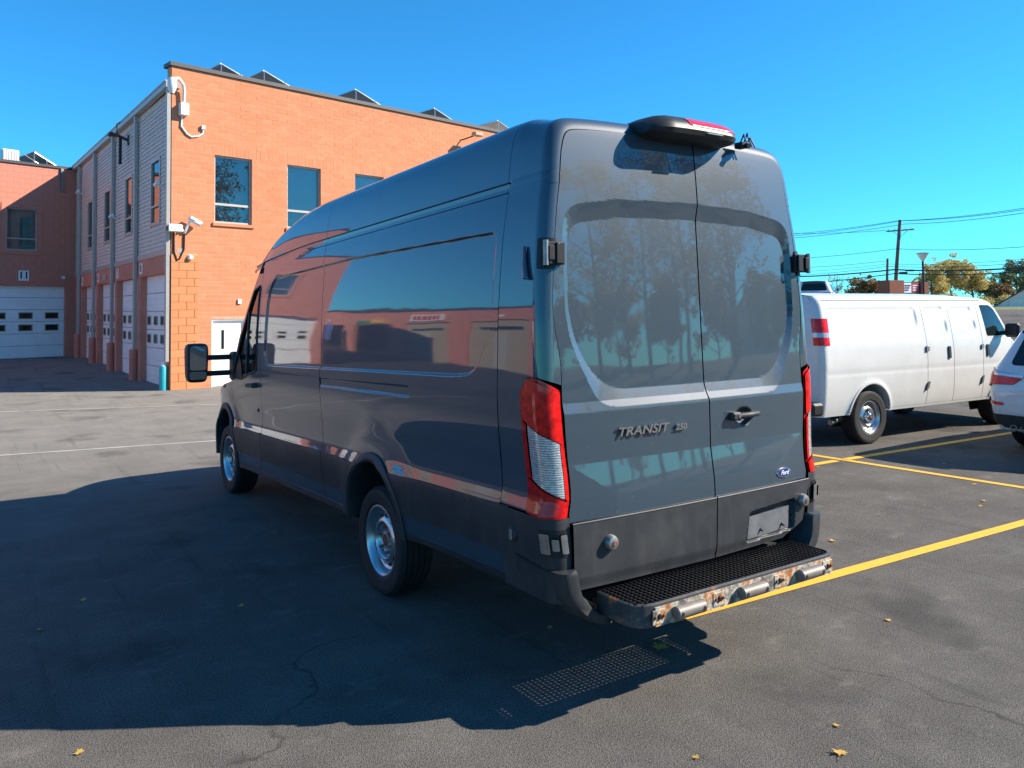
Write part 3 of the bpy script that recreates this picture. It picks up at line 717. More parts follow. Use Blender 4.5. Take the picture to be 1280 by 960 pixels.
# rear roof cap rounded down to the door opening
def door_frame_pt(i):
    x, z = FULL[i]; a = Vector(FULL[max(i-1, 0)]); b = Vector(FULL[min(i+1, len(FULL)-1)]); t = (b-a).normalized(); nrm = Vector((t.y, -t.x))
    return Vector((x, z)), nrm
rows = [[(p[0]*.985, p[1], p[2]-.012) for p in roof_row(.400)]] + [[(x, y+float(lean(z))*(1-min(y/.384, 1)), z) for x, y, z in roof_row(y_, 1-float(sst(-y_, -.395, -.372)))] for y_ in (.400, .392, .388, .384, .380, .376, .372, .34, .30, .25, .2, .15, .11)]
base = [Vector(p) for p in roof_row(.075, 0.0)]
RIM = []
for k in range(11):
    th = pi/2*k/10; r = []
    for i, p in enumerate(base):
        _, nrm = door_frame_pt(i)
        if abs(FULL[i][0]) > .915: nrm = Vector((1 if FULL[i][0] < 0 else -1, 0)) ; 
        ins = .068
        c = RC if abs(nrm.x) > .5 else RC
        x = p.x + nrm.x*ins*(1-cos(th)); z = p.z + nrm.y*ins*(1-cos(th))
        yy = .075*(1-sin(th))
        yy = yy + float(lean(z))*(1-yy/.384)
        r.append((x, yy, z))
    rows.append(r)
RIM = rows[-1]
rows.append([(p[0], p[1]+.03, p[2]) for p in RIM])
rows = [rows[i] for i in range(len(rows))]
loft('roof_panel', rows, 'slate_paint', van, angle=35)

# ---- rear doors
def rim_top(x):
    xs = np.array([p[0] for p in RIM]); zs_ = np.array([p[2] for p in RIM]); k = np.abs(xs) < .80; return np.interp(x, xs[k], zs_[k])
WIN = rounded([(-.825, 2.30), (-.84, 1.77), (-.645, 1.475), (.645, 1.475), (.84, 1.77), (.825, 2.30), (.5, 2.352), (0, 2.365), (-.5, 2.352)], [.10, .20, .16, .16, .20, .10, 0, 0, 0])
WIN2 = rounded([(-.90, 2.46), (-.90, 1.70), (-.70, 1.375), (.70, 1.375), (.90, 1.70), (.90, 2.46), (0, 2.50)], [.2, .2, .1, .1, .2, .2, 0])
LOWB = rounded([(-.86, 1.16), (-.60, .965), (.62, .965), (.80, 1.12), (.5, 1.16)], .08)
LEDGE = rounded([(-.865, 2.39), (-.868, 1.755), (-.680, 1.395), (.680, 1.395), (.868, 1.755), (.865, 2.39), (.5, 2.442), (0, 2.455), (-.5, 2.442)], [.13, .16, .10, .10, .16, .13, 0, 0, 0])
def rear_y(x, z):
    """y of the door skin, smaller is further out"""
    x = np.asarray(x, float); z = np.asarray(z, float)
    y = lean(z) - .022*(1-(x/.9)**2)
    di = sdf(WIN, x, z); do = sdf(LEDGE, x, z)
    a = np.clip(di, 0, 9); b_ = np.clip(-do, 0, 9); t = np.where(di <= 0, 0, np.where(do >= 0, 1, a/(a+b_+1e-9)))
    y = y + .024*(1-t)
    # pressed facet low on the doors, cut off obliquely at both ends
    q = np.clip(np.minimum((1.135-z)/.165, (.885-np.abs(x))/.27), 0, 1); y = y - .013*q
    y = y + .010*np.clip((z-1.135)/.24, 0, 1)*(1-np.clip((z-1.378)/.05, 0, 1))*-1
    # slot for fingers
    hh = np.hypot((x-.345)/.075, (z-1.275)/.055); y = y + .030*(1-sst(hh, .55, 1.0))
    return y
def rear_surf(off=0.0):
    def f(x, z): return np.stack([x, rear_y(x, z)-off, z], 1)
    return f
SPLIT = .068
rr = [Vector((p[0], p[2])) for p in RIM]
def outline(sg):
    z0 = .868; zz = np.linspace(z0, 2.50, 34)
    edge = [(-(float(door_edge(z))-.004), z) for z in zz if z < 2.48]
    top = []
    for i, q in enumerate(rr):
        if q.y < 2.49: continue
        _, nrm = door_frame_pt(i); top.append((q.x+nrm.x*.005, q.y+nrm.y*.005))
    L = edge+[p for p in top if p[0] < 0]; R = [p for p in top if p[0] > 0]+[(-x, z) for x, z in edge[::-1]]
    if sg < 0:
        P = L + [p for p in R if p[0] < SPLIT-.004]; zt = float(rim_top(SPLIT))-.005
        return P + [(SPLIT-.0045, zt), (SPLIT-.0045, z0)]
    P = [p for p in R if p[0] > SPLIT+.004]; zt = float(rim_top(SPLIT))-.005
    return [(SPLIT+.0045, z0), (SPLIT+.0045, zt)] + P
XR = np.unique(np.round(np.concatenate([np.arange(-.95, .951, .04), np.arange(-.90, -.60, .006), np.arange(.60, .90, .006), np.arange(.25, .45, .012)]), 4))
ZR = np.unique(np.round(np.concatenate([np.arange(.87, 2.9, .04), np.arange(.94, 1.18, .012), np.arange(1.36, 1.50, .006), np.arange(1.5, 1.8, .010), np.arange(2.26, 2.50, .006), np.arange(1.2, 1.35, .012)]), 4))
doors = {}
for sg in (-1, 1):
    d = patch('rear_door', outline(sg), rear_surf(), 'slate_paint', van, (0, -1, 0), us=XR, vs=ZR, step=.02, fold=.03); doors[sg] = d
    # lower black plastic of the door, ends in a corner that sweeps up
    zz = np.linspace(.555, .862, 10)
    if sg < 0: P = [(-(float(door_edge(.9))-.006), z) for z in zz[::-1]] + [(SPLIT-.004-.02, .555), (SPLIT-.004, .862)]
    else: P = [(SPLIT+.004, .862), (SPLIT+.004-.02, .555), (.62, .565), (.80, .64), (.885, .862)]
    lowsurf = lambda x, z: np.stack([x, lean(z)-.022*(1-(x/.9)**2)-.028-.012*sst(z, .84, .862)*0+.010*(1-sst(z, .56, .62)) + np.where((x > .24) & (x < .80), .034*(1-sst(sdf(rounded([(.29, .592), (.33, .750), (.745, .772), (.715, .605)], .03), x, z), -.004, .006)), 0), z], 1)
    pl = patch('door_moulding', P, lowsurf, 'grey_cladding', d, (0, -1, 0), us=np.unique(np.concatenate([np.arange(-.9, .9, .03), np.arange(.27, .78, .006)])), vs=np.arange(.56, .86, .006), step=.02, fold=.03)
    rim = [(x, .8655) for x in (np.linspace(-.895, SPLIT-.005, 14) if sg < 0 else np.linspace(SPLIT+.005, .88, 14))]
    a = np.array(rim); pts = lowsurf(a[:, 0], a[:, 1]); mb = MB(); mb.tube([(p[0], p[1]+.004, p[2]) for p in pts], .006, 6); mb.build('moulding_edge', 'grey_cladding', pl, True)
    # round lock puck
    px = -.68 if sg < 0 else .80; pz = .755; py = float(lean(.75))-.022*(1-(px/.9)**2)-.028
    lk = lathe('lock_puck', [(0, .034), (.018, .034), (.030, .030), (.036, .018), (.038, 0)], (px, py, pz), (0, -1, 0), 'dull_steel', d, 24)
    lathe('lock_core', [(0, .0385), (.011, .0385), (.013, .034)], (px, py, pz), (0, -1, 0), 'brake_rust', lk, 14)
# plate recess face, clips
mesh('plate_holder', [(.325, -.058, .600), (.690, -.050, .612), (.700, -.049, .735), (.350, -.056, .722)], [(0, 1, 2, 3)], 'plate_grey', doors[1])
for x in (.44, .63): MB().cyl((x, -.050, .640), (x, -.072, .632), .009, .004, 8).build('plate_clip', 'ink_black', doors[1])
# handle on the right-hand door
hx0, hx1, hz = .235, .455, 1.285; hy = lambda x: float(rear_y(np.array([x]), np.array([1.20]))[0])
mb = MB(); mb.tube([(.262, hy(.26)+.0, hz), (.275, hy(.27)-.028, hz), (.34, hy(.34)-.040, hz+.002), (.42, hy(.42)-.038, hz+.004), (.450, hy(.45)-.006, hz+.004)], [.014, .018, .016, .015, .011], 10); mb.build('door_handle', 'grey_cladding', doors[1], True)
mb = MB(); mb.box(.215, .285, hy(.25)-.040, hy(.25)+.01, hz-.024, hz+.022, bev=.010); lb = mb.build('lock_housing', 'grey_cladding', doors[1])
lathe('lock_core', [(0, .004), (.009, .004), (.010, 0)], (.262, hy(.26)-.040, hz), (0, -1, 0), 'chrome', lb, 12)
patch('handle_cup', [(.345+.078*cos(a), 1.275+.060*sin(a)) for a in np.linspace(0, 2*pi, 24, endpoint=False)], rear_surf(.0012), 'grey_cladding', doors[1], (0, -1, 0), du=.012, dv=.012, fold=0)
# lettering and oval badge
def rear_M(x, z, off):
    y = float(rear_y(np.array([x]), np.array([z]))[0])-off
    return Matrix.Translation((x, y, z)) @ Matrix.Rotation(radians(90), 4, 'X')
text_mesh('lettering', 'TRANSIT', .060, .004, 'chrome', doors[-1], rear_M(-.43, 1.268, .011) @ Matrix.Rotation(radians(-1.4), 4, 'Y'), .25, 1.42, .0015)
text_mesh('lettering', '250', .042, .004, 'chrome', doors[-1], rear_M(-.165, 1.262, .011) @ Matrix.Rotation(radians(-1.4), 4, 'Y'), .25, 1.25, .0015)
bx, bz = .655, .930; by = float(rear_y(np.array([bx]), np.array([bz]))[0])
def oval(name, a, b, y0, y1, mat, par, n=32):
    v = [(bx+a*cos(2*pi*i/n), y0, bz+b*sin(2*pi*i/n)) for i in range(n)] + [(bx+a*.93*cos(2*pi*i/n), y1, bz+b*.93*sin(2*pi*i/n)) for i in range(n)]
    return mesh(name, v, [(i, (i+1) % n, n+(i+1) % n, n+i) for i in range(n)] + [tuple(range(n, 2*n))], mat, par)
bo = oval('oval_badge', .066, .028, by+.004, by-.010, 'chrome', doors[1]); oval('badge_face', .058, .0235, by-.008, by-.0115, 'emblem_blue', bo)
text_mesh('badge_lettering', 'Ford', .034, .001, 'sign_white', bo, Matrix.Translation((bx, by-.0125, bz)) @ Matrix.Rotation(radians(90), 4, 'X'), .35, 1.05, .0006)
# high brake light pod
pod = empty('brake_light_pod'); pod.parent = van
def sup(a, e): return np.sign(a)*np.abs(a)**e
def superell(name, c, r, e1, e2, mat, par, n1=18, n2=36, warp=None):
    rows = []
    for i in range(n1+1):
        p = -pi/2+pi*i/n1; row = []
        for j in range(n2):
            q = 2*pi*j/n2
            P = Vector((r[0]*sup(cos(p), e1)*sup(cos(q), e2), r[1]*sup(cos(p), e1)*sup(sin(q), e2), r[2]*sup(sin(p), e1)))
            if warp: P = warp(P)
            row.append(P+Vector(c))
        rows.append(row)
    return loft(name, rows, mat, par, closed_u=True, angle=60)
PODP = [(.26, 2.865), (.26, 2.905), (.12, 2.915), (.02, 2.912), (-.035, 2.902), (-.085, 2.872), (-.105, 2.850), (-.112, 2.825), (-.100, 2.800), (-.06, 2.786), (.03, 2.782), (.09, 2.79)]
def pod_pt(x, k):
    """profile point k of the pod at station x, the ends drawn in"""
    u = (x+.02)/.325; e = 1-max(0, abs(u)-.62)**2*3.4; y, z = PODP[k]
    return Vector((x, .14+(y-.14)*(.45+.55*e), 2.835+(z-2.835)*e-.010*u*u))
xs_ = np.concatenate([np.linspace(-.345, -.22, 10), np.linspace(-.18, .13, 10), np.linspace(.17, .305, 10)])
def pod_row(x): return [pod_pt(x, k) for k in range(len(PODP))]
loft('pod_shell', [pod_row(x) for x in xs_], 'black_plastic', pod, closed_u=True, caps=True, angle=28)
rows = []
for x in np.linspace(-.12, .262, 16):
    A_, B_, C_, D_ = pod_pt(x, 4), pod_pt(x, 5), pod_pt(x, 6), pod_pt(x, 7); nn = Vector((0, -.8, .6))*.004; e = .25*max(0, (x-.18)/.085)**2 + .25*max(0, (-.08-x)/.04)**2
    rows.append([A_.lerp(B_, .2+e)+nn*-1, A_.lerp(B_, .25+e)+nn, B_+nn, C_+nn, C_.lerp(D_, .25-e)+nn, C_.lerp(D_, .28-e)-nn])
loft('brake_lens', rows, 'red_lens', pod, angle=50)
MB().box(.0, .12, -.121, -.108, 2.810, 2.817, bev=.002).build('pod_slot', 'silver_plastic', pod)
# camera bracket with loose leads beside the pod
cb = empty('reversing_camera'); cb.parent = van
mb = MB(); mb.box(.40, .455, -.01, .05, 2.80, 2.835, bev=.006); mb.cyl((.43, -.012, 2.812), (.43, -.035, 2.806), .016, n=12); mb.build('camera_body', 'black_metal', cb)
for k, (dx, h) in enumerate(((.0, .05), (.03, .06), (.055, .035))):
    mb = MB(); mb.tube([(.42+dx, .02, 2.83), (.43+dx, .0, 2.83+h), (.445+dx, .01, 2.84+h*.6), (.47+dx, .0, 2.815)], .0045, 6); mb.build('lead', 'cable_black', cb, True)

# ---- rear step
step = empty('rear_step'); step.parent = van
SX0, SX1, SY0, SY1, SZ = -.745, .725, -.335, -.045, .525
fr = [(SX0, SY1), (SX0, SY0+.09), (SX0+.022, SY0+.03), (SX0+.085, SY0), (SX1-.05, SY0), (SX1, SY0+.04), (SX1, SY1)]
P = rounded(fr, [0, .05, .05, .05, .03, .03, 0], 5)
inn = [(x*.985+.0, y+.012 if y < SY1-.02 else y) for x, y in P]
rows = [[(x, y, SZ-.10) for x, y in P], [(x, y, SZ-.002) for x, y in P], [(x, y, SZ+.004) for x, y in inn], [(x, y, SZ-.03) for x, y in inn]]
loft('step_frame', rows, 'step_paint', step, angle=30)
mb = MB(); mb.box(SX0+.10, SX1-.06, SY0-.006, SY0+.002, SZ-.098, SZ-.012); mb.build('step_face', 'rusty_step_paint', step)
mb = MB(); mb.box(SX0+.004, SX0+.09, SY0+.10, SY1, SZ-.102, SZ-.09); mb.build('step_gusset', 'grey_cladding', step)
bar = MB().box(SX0+.012, SX1-.012, -.0024, .0024, -.017, 0).v; 
meL = bpy.data.meshes.new('grating_bar'); meL.from_pydata(bar, [], [(0, 1, 3, 2), (4, 6, 7, 5), (0, 4, 5, 1), (2, 3, 7, 6), (0, 2, 6, 4), (1, 5, 7, 3)]); meL.materials.append(MATS['black_metal'])
ny = 11
for i in range(ny):
    y = SY0+.022+i*(SY1-SY0-.03)/(ny-1); o = link('grating_bar', meL, step); o.location = (0, y, SZ+.004)
    if y < SY0+.06: o.scale = (.955, 1, 1)
mec = bpy.data.meshes.new('grating_bar'); b2 = MB().box(-.0022, .0022, SY0+.014, SY1-.004, -.015, 0); mec.from_pydata(b2.v, [], b2.f); mec.materials.append(MATS['black_metal'])
nx = 50
for i in range(nx):
    x = SX0+.03+i*(SX1-SX0-.06)/(nx-1); o = link('grating_bar', mec, step); o.location = (x, .002 if x > SX0+.09 and x < SX1-.06 else .035, SZ+.008)
    if not (x > SX0+.09 and x < SX1-.06): o.scale = (1, .9, 1); o.location = (x, -.005, SZ+.008)
for x in (-.45, .0, .46):
    rb = lathe('bump_roll', [(0, -.095), (.024, -.095), (.030, -.088), (.030, .088), (.024, .095), (0, .095)], (x, SY0-.028, SZ-.052), (1, 0, 0), 'roll_grey', step, 24)
    for dx in (-.072, .072):
        lathe('roll_bolt', [(0, .003), (.009, .003), (.010, 0)], (x+dx, SY0-.057, SZ-.052), (0, -1, 0), 'ink_black', rb, 10)
for x in (-.625, -.225, .23, .635):
    bp = MB().box(x-.042, x+.042, SY0-.010, SY0-.005, SZ-.088, SZ-.022, bev=.002).build('mount_plate', 'rusty_step_paint', step)
    for dx, r in ((-.026, .008), (0, .014), (.026, .008)):
        lathe('bolt', [(0, .008), (r*.7, .008), (r, .002), (r, 0)], (x+dx, SY0-.010, SZ-.054), (0, -1, 0), 'black_metal' if dx == 0 else 'brake_rust', bp, 12)
mb = MB()
for x in (-.5, .5): mb.box(x-.03, x+.03, SY0+.04, .2, SZ-.10, SZ-.03)
mb.box(-.7, .7, .05, .10, SZ-.12, SZ-.04); mb.build('step_bracket', 'black_metal', step)

# ---- underbody, interior
mb = MB(); mb.box(-.93, .93, .04, 1.46, .46, .50); mb.box(-.60, .60, 1.46, 2.42, .46, .50); mb.box(-.93, .93, 2.42, 5.15, .40, .46); mb.box(-.6, .6, 5.15, 6.5, .40, .46); mb.build('floor_pan', 'interior_dark', van)
mb = MB(); mb.box(-.84, .84, .16, .19, .50, 2.66); mb.build('rear_inner_frame', 'interior_dark', van)
mb = MB(); mb.box(-.93, .93, 4.20, 4.24, .46, 2.30); mb.build('bulkhead', 'interior_dark', van)
mb = MB(); mb.cyl((-.85, AX_R, .35), (.85, AX_R, .35), .05, n=12); mb.cyl((0, AX_R-.15, .35), (0, AX_R+.15, .35), .14, n=12); mb.cyl((0, AX_R, .36), (0, 5, .42), .04, n=10); mb.build('rear_axle', 'black_metal', van, True)
mb = MB(); mb.tube([(.35, .5, .36), (.4, 1.2, .36), (.42, 2.6, .34)], .05, 10); mb.build('exhaust_pipe', 'dull_steel', van, True)
for sx in (-.45, .45):
    st = empty('seat'); st.parent = van
    MB().box(sx-.25, sx+.25, 4.55, 5.05, .80, .98, bev=.05).build('cushion', 'seat_cloth', st)
    MB().box(sx-.24, sx+.24, 4.40, 4.55, .95, 1.62, bev=.05).build('backrest', 'seat_cloth', st)
    MB().box(sx-.13, sx+.13, 4.42, 4.52, 1.62, 1.84, bev=.04).build('headrest', 'seat_cloth', st)
MB().box(-.88, .88, 5.15, 5.55, .75, 1.24, bev=.06).build('dashboard', 'interior_dark', van)
mb = MB(); mb.tube([(-.45+.19*cos(a), 5.06+.06*sin(a), 1.16+.17*sin(a)) for a in np.linspace(0, 2*pi, 24)], .014, 6); mb.build('steering_wheel', 'black_plastic', van, True)

# ---- nose: windscreen, pillars, bonnet, grille, lights
def wsurf(x, t):
    x = np.asarray(x, float); t = np.asarray(t, float)
    y = 5.70+(4.90-5.70)*t-.20*(x/.85)**2; zb = 1.33+(2.44-1.33)*t-.03*t*(x/.85)**2
    return np.stack([x, y, zb-RAKE*(y-1.9)], 1)
wl = lambda t: .87-.09*t
patch('windscreen', [(-wl(0), 0), (wl(0), 0), (wl(1), 1), (-wl(1), 1)], wsurf, 'van_glass', van, (0, 1, .5), du=.06, dv=.06, fold=0)
for sg in (-1, 1):
    rows = []
    for t in np.linspace(-.02, 1.02, 20):
        zb = 1.33+1.09*t; yb = float(fr_y) if False else 5.415-(5.415-4.63)*max(0, t); yb = 5.43-.83*t
        a = Vector(wsurf(np.array([sg*wl(t)]), np.array([t]))[0]); w = float(W(yb, zb)); c = Vector((sg*w, yb, zw(yb, zb)))
        m_ = (a+c)/2 + Vector((sg*.02, .03, .015))
        rows.append([Vector((sg*(w-.03), yb-.02, c.z)), c, (c*.65+m_*.5-a*.15), m_, a, a+Vector((-sg*.02, -.03, 0))])
    loft('windscreen_pillar', rows, 'slate_paint', van, angle=60)
def hood(x, y):
    x = np.asarray(x, float); y = np.asarray(y, float); zb = hz_(y) + .07*(1-(x/.95)**2); return np.stack([x, y, zb-RAKE*(y-1.9)], 1)
hz_ = crv([5.40, 5.8, 6.2, 6.45, 6.62, 6.7], [1.30, 1.25, 1.15, 1.06, .95, .86])
def hw(y): return float(W(y, float(hz_(y))))-.003
yy = np.linspace(5.42, 6.62, 16)
patch('bonnet', [(-hw(y), y) for y in yy]+[(hw(y), y) for y in yy[::-1]], hood, 'slate_paint', van, (0, 0, 1), du=.05, dv=.05)
def nose(x, z):
    x = np.asarray(x, float); zb = np.asarray(z, float); y = 6.62+.10*(1-(x/.7)**2)-.05*sst(zb, .8, 1.0); return np.stack([x, y, zb-RAKE*(y-1.9)], 1)
patch('front_bumper', [(-.66, .42), (.66, .42), (.66, .98), (-.66, .98)], nose, 'grey_cladding', van, (0, 1, 0), du=.06, dv=.05)
for k in range(4):
    P = [(-.42, .80+.045*k), (.42, .80+.045*k), (.42, .825+.045*k), (-.42, .825+.045*k)]; patch('grille_bar', P, nose_ if False else (lambda x, z: nose(x, z)+np.array([0, .012, 0])), 'black_plastic', van, (0, 1, 0), du=.06, dv=.02)
for sg in (-1, 1):
    P = rounded([(sg*.44, .78), (sg*.645, .80), (sg*.645, .97), (sg*.46, .93)], .02); patch('headlight', P if sg > 0 else P[::-1], lambda x, z: nose(x, z)+np.array([0, .014, 0]), 'clear_lens', van, (0, 1, 0), du=.04, dv=.04)
# ---- wheels
def wheel(name, c, sg, r, tw, rimr, par, vents=12, lugs=6, mat='wheel_silver', group=None):
    w = empty(name); w.parent = par; w.location = c
    d = (sg, 0, 0); h = tw/2
    tp = [(rimr-.012, -h*.75), (rimr+.012, -h*.86), (r-.055, -h), (r-.022, -h*.96), (r-.006, -h*.80), (r, -h*.70)]
    for k in range(4):
        x0 = -h*.70+k*h*.35; tp += [(r, x0+h*.05), (r, x0+h*.27), (r-.009, x0+h*.28), (r-.009, x0+h*.34), (r, x0+h*.35)]
    tp += [(r, h*.70), (r-.006, h*.80), (r-.022, h*.96), (r-.040, h*.99), (r-.048, h), (r-.055, h*.995), (rimr+.030, h*.96), (rimr+.026, h*.93), (rimr+.012, h*.86), (rimr-.012, h*.75)]
    lathe('tyre', tp, (0, 0, 0), d, 'rubber', w, 56, 25)
    rp = [(rimr-.02, -h*.7), (rimr-.03, 0), (rimr-.018, h*.70), (rimr+.010, h*.82), (rimr+.012, h*.87), (rimr+.002, h*.88), (rimr-.010, h*.80), (rimr-.024, h*.62), (rimr-.030, h*.42), (rimr-.045, h*.36), (rimr-.062, h*.50), (rimr-.085, h*.66), (rimr-.100, h*.68), (rimr-.112, h*.60), (rimr-.120, h*.42), (.055, h*.40), (.052, h*.55), (.035, h*.58), (0, h*.58)]
    rm = lathe('rim', rp, (0, 0, 0), d, mat, w, 56, 35)
    for k in range(vents):
        a = 2*pi*k/vents+.1; R = rimr-.060; hh = h*.49
        ex = Vector((0, cos(a), sin(a))); et = Vector((0, -sin(a), cos(a))); nn = Vector((sg, 0, 0))*.80 + ex*.60; rad = (ex*.80 - Vector((sg, 0, 0))*.60)
        cpt = ex*R + Vector((sg*(hh+.004), 0, 0))
        mesh('vent_shade_oval', [cpt + rad*.013*cos(b) + et*.025*sin(b) + nn*.001 for b in np.linspace(0, 2*pi, 14, endpoint=False)], [tuple(range(14)) if sg > 0 else tuple(range(14))[::-1]], 'ink_black', rm)  # black ovals laid on the rim for the darkness inside the vents
    for k in range(lugs):
        a = 2*pi*k/lugs+.3; p0 = Vector((sg*h*.40, .084*cos(a), .084*sin(a))); MB().cyl(p0, p0+Vector((sg*.034, 0, 0)), .013, .011, 6).build('lug_nut', 'dull_steel', rm)
    lathe('hub_cap', [(0, h*.63), (.030, h*.62), (.036, h*.58)], (0, 0, 0), d, 'brake_rust', rm, 18)
    return w
for sg in (-1, 1):
    wheel('wheel', (sg*.862, AX_R, .354), sg, .356, .235, .222, van); wheel('wheel', (sg*.862, AX_F, .354), sg, .356, .235, .222, van)
# ---- towing mirrors
for sg in (-1, 1):
    mr = empty('mirror'); mr.parent = van
    superell('mirror_shell', (sg*1.345, 5.47, 1.385), (.105, .075, .195), .35, .45, 'black_plastic', mr, 20, 28, warp=lambda P: Vector((P.x*(1+.06*P.z/.19), P.y+(.0 if P.y < 0 else P.y*.3), P.z)))
    def gl_(x0, x1, z0, z1, nm, tilt):
        P = rounded([(x0, z0), (x1, z0), (x1, z1), (x0, z1)], .025, 4); v = [(a, 5.47-.0775-.002+tilt*(b-z0), b) for a, b in P]; mesh(nm, v, [tuple(range(len(v)))], 'mirror_face', mr)
    if 'mirror_face' not in MATS: plain('mirror_face', (.55, .60, .62), .03, metal=1, var=.02)
    gl_(sg*1.345-.078, sg*1.345+.078, 1.315, 1.555, 'mirror_glass', -.02); gl_(sg*1.345-.080, sg*1.345+.080, 1.222, 1.300, 'spotter_glass', .02)
    for z in (1.435, 1.275):
        mb = MB(); mb.box(*sorted((sg*.99, sg*1.26)), 5.42, 5.48, z-.026, z+.026, bev=.010); mb.build('mirror_arm', 'black_plastic', mr)
    mb = MB(); mb.box(*sorted((sg*.95, sg*1.03)), 5.30, 5.46, 1.20, 1.49, bev=.02); mb.build('mirror_base', 'black_plastic', mr)
# ================================================================== BUILDINGS
CX0, CY0 = .93, 18.39
FA = radians(10.5); SA = radians(92.8)
bld = empty('workshop_building', (CX0, CY0, 0), FA, 'two storey orange brick workshop with grey lap siding over garage bays', 'building')
bldM = Matrix.Translation((CX0, CY0, 0)) @ Matrix.Rotation(FA, 4, 'Z'); bldI = bldM.inverted()
def fac(px, py, y=0.0):
    """pixel -> local point of the brick front (local plane y)"""
    o = bldI @ Vector(CAM_POS); d = bldI.to_3x3() @ pix_ray(px, py); t = (y-o.y)/d.y; return o+d*t
FL, TOP = 13.0, 8.16
WINS = [(1.12, 2.16, 4.27, 6.05), (3.21, 4.27, 4.27, 6.05), (5.43, 6.47, 4.27, 6.05), (7.65, 8.69, 4.27, 6.05), (9.87, 10.9, 4.27, 6.05)]
DOOR = (1.06, 2.02, -.05, 1.75)
PIL = (0, .70, 0, 3.44)
holes = WINS + [DOOR]
def wall_with_holes(name, x0, x1, z0, z1, holes, th, mat, par, y0=0.0, M=None):
    xs = sorted({x0, x1, *[h[0] for h in holes], *[h[1] for h in holes]}); zs = sorted({z0, z1, *[max(z0, h[2]) for h in holes], *[h[3] for h in holes]})
    mb = MB()
    def solid(i, k): 
        if not (0 <= i < len(xs)-1 and 0 <= k < len(zs)-1): return False
        cx, cz = (xs[i]+xs[i+1])/2, (zs[k]+zs[k+1])/2
        return not any(h[0] < cx < h[1] and h[2] < cz < h[3] for h in holes)
    for i in range(len(xs)-1):
        for k in range(len(zs)-1):
            if not solid(i, k): continue
            a, b, c, d = xs[i], xs[i+1], zs[k], zs[k+1]; v = [(a, y0, c), (b, y0, c), (b, y0, d), (a, y0, d), (a, y0+th, c), (b, y0+th, c), (b, y0+th, d), (a, y0+th, d)]
            f = [(0, 1, 2, 3), (7, 6, 5, 4)]
            if not solid(i-1, k): f.append((4, 0, 3, 7))
            if not solid(i+1, k): f.append((1, 5, 6, 2))
            if not solid(i, k-1): f.append((4, 5, 1, 0))
            if not solid(i, k+1): f.append((3, 2, 6, 7))
            if M is not None: v = [tuple(M @ Vector(p)) for p in v]
            mb.add(v, f)
    return mb.build(name, mat, par)
wf = wall_with_holes('front_wall', 0.012, FL, 0, TOP, holes, .30, 'brick_mortar', bld)
# bricks: running bond, one soldier course over the windows
BH, BL, J = .1145, .305, .010
def brick_list():
    out = []; k = 0; z = 0.0
    while z < TOP-.01:
        if abs(z-6.07) < BH/2 and not any(o[4] for o in out):
            x = 0.0
            while x < FL: out.append((x, min(x+BH-J, FL), z, z+2*BH-J, True)); x += BH
            z += 2*BH; continue
        x = -(BL/2 if k % 2 else 0)
        while x < FL: out.append((max(x, 0), min(x+BL-J, FL), z, min(z+BH-J, TOP), False)); x += BL
        z += BH; k += 1
    res = []
    for a, b, c, d, s in out:
        cuts = [(a, b)]
        for h in holes+[PIL]:
            if c < h[3]-.02 and d > h[2]+.02:
                nc = []
                for p, q in cuts:
                    if q <= h[0] or p >= h[1]: nc.append((p, q))
                    else:
                        if p < h[0]-.03: nc.append((p, h[0]))
                        if q > h[1]+.03: nc.append((h[1], q))
                cuts = nc
        res += [(p, q, c, d) for p, q in cuts if q-p > .02]
    return res
BR = brick_list(); BR.sort(key=lambda b: hypot(b[0]*1.0, (b[2]-4.5)*.28) + (3 if b[2] < 1.0 else 0))
shared = {}
def brick_mesh(w, h, dpt, mat):
    key = (round(w, 3), round(h, 3), dpt, mat)
    if key not in shared:
        mb = MB(); mb.box(0, w, -dpt, .003, 0, h, bev=.003); me = bpy.data.meshes.new('brick'); me.from_pydata(mb.v, [], mb.f); me.materials.append(MATS[mat]); shared[key] = me
    return shared[key]
for a, b, c, d in BR[:300]:
    o = link('brick', brick_mesh(b-a, d-c, .0035, 'orange_brick'), wf); o.location = (a, rng.uniform(-.0012, .001), c)
mb = MB()
for a, b, c, d in BR[300:]: mb.box(a, b, -.0035+rng.uniform(-.0015, .0015), .003, c, d)
tag(mb.build('brickwork', 'orange_brick', wf), kind='stuff')
# painted block pier at the corner
z = 0.0; k = 0
while z < 3.40:
    x = 0.004 if k % 2 == 0 else .004-.20
    while x < .70:
        a, b = max(x, .004), min(x+.39, .70)
        if b-a > .03: o = link('block', brick_mesh(b-a, min(.2, 3.44-z)-.007, .022, 'orange_block'), wf); o.location = (a, 0, z)
        x += .40
    z += .20; k += 1
# blocks also turn the corner of the pier
z = 0.0
sideR = Matrix.Rotation(SA-FA, 4, 'Z')
# coping
mb = MB(); mb.box(-.05, FL+.05, -.055, .40, TOP, TOP+.10); mb.build('coping', 'dark_coping', bld)
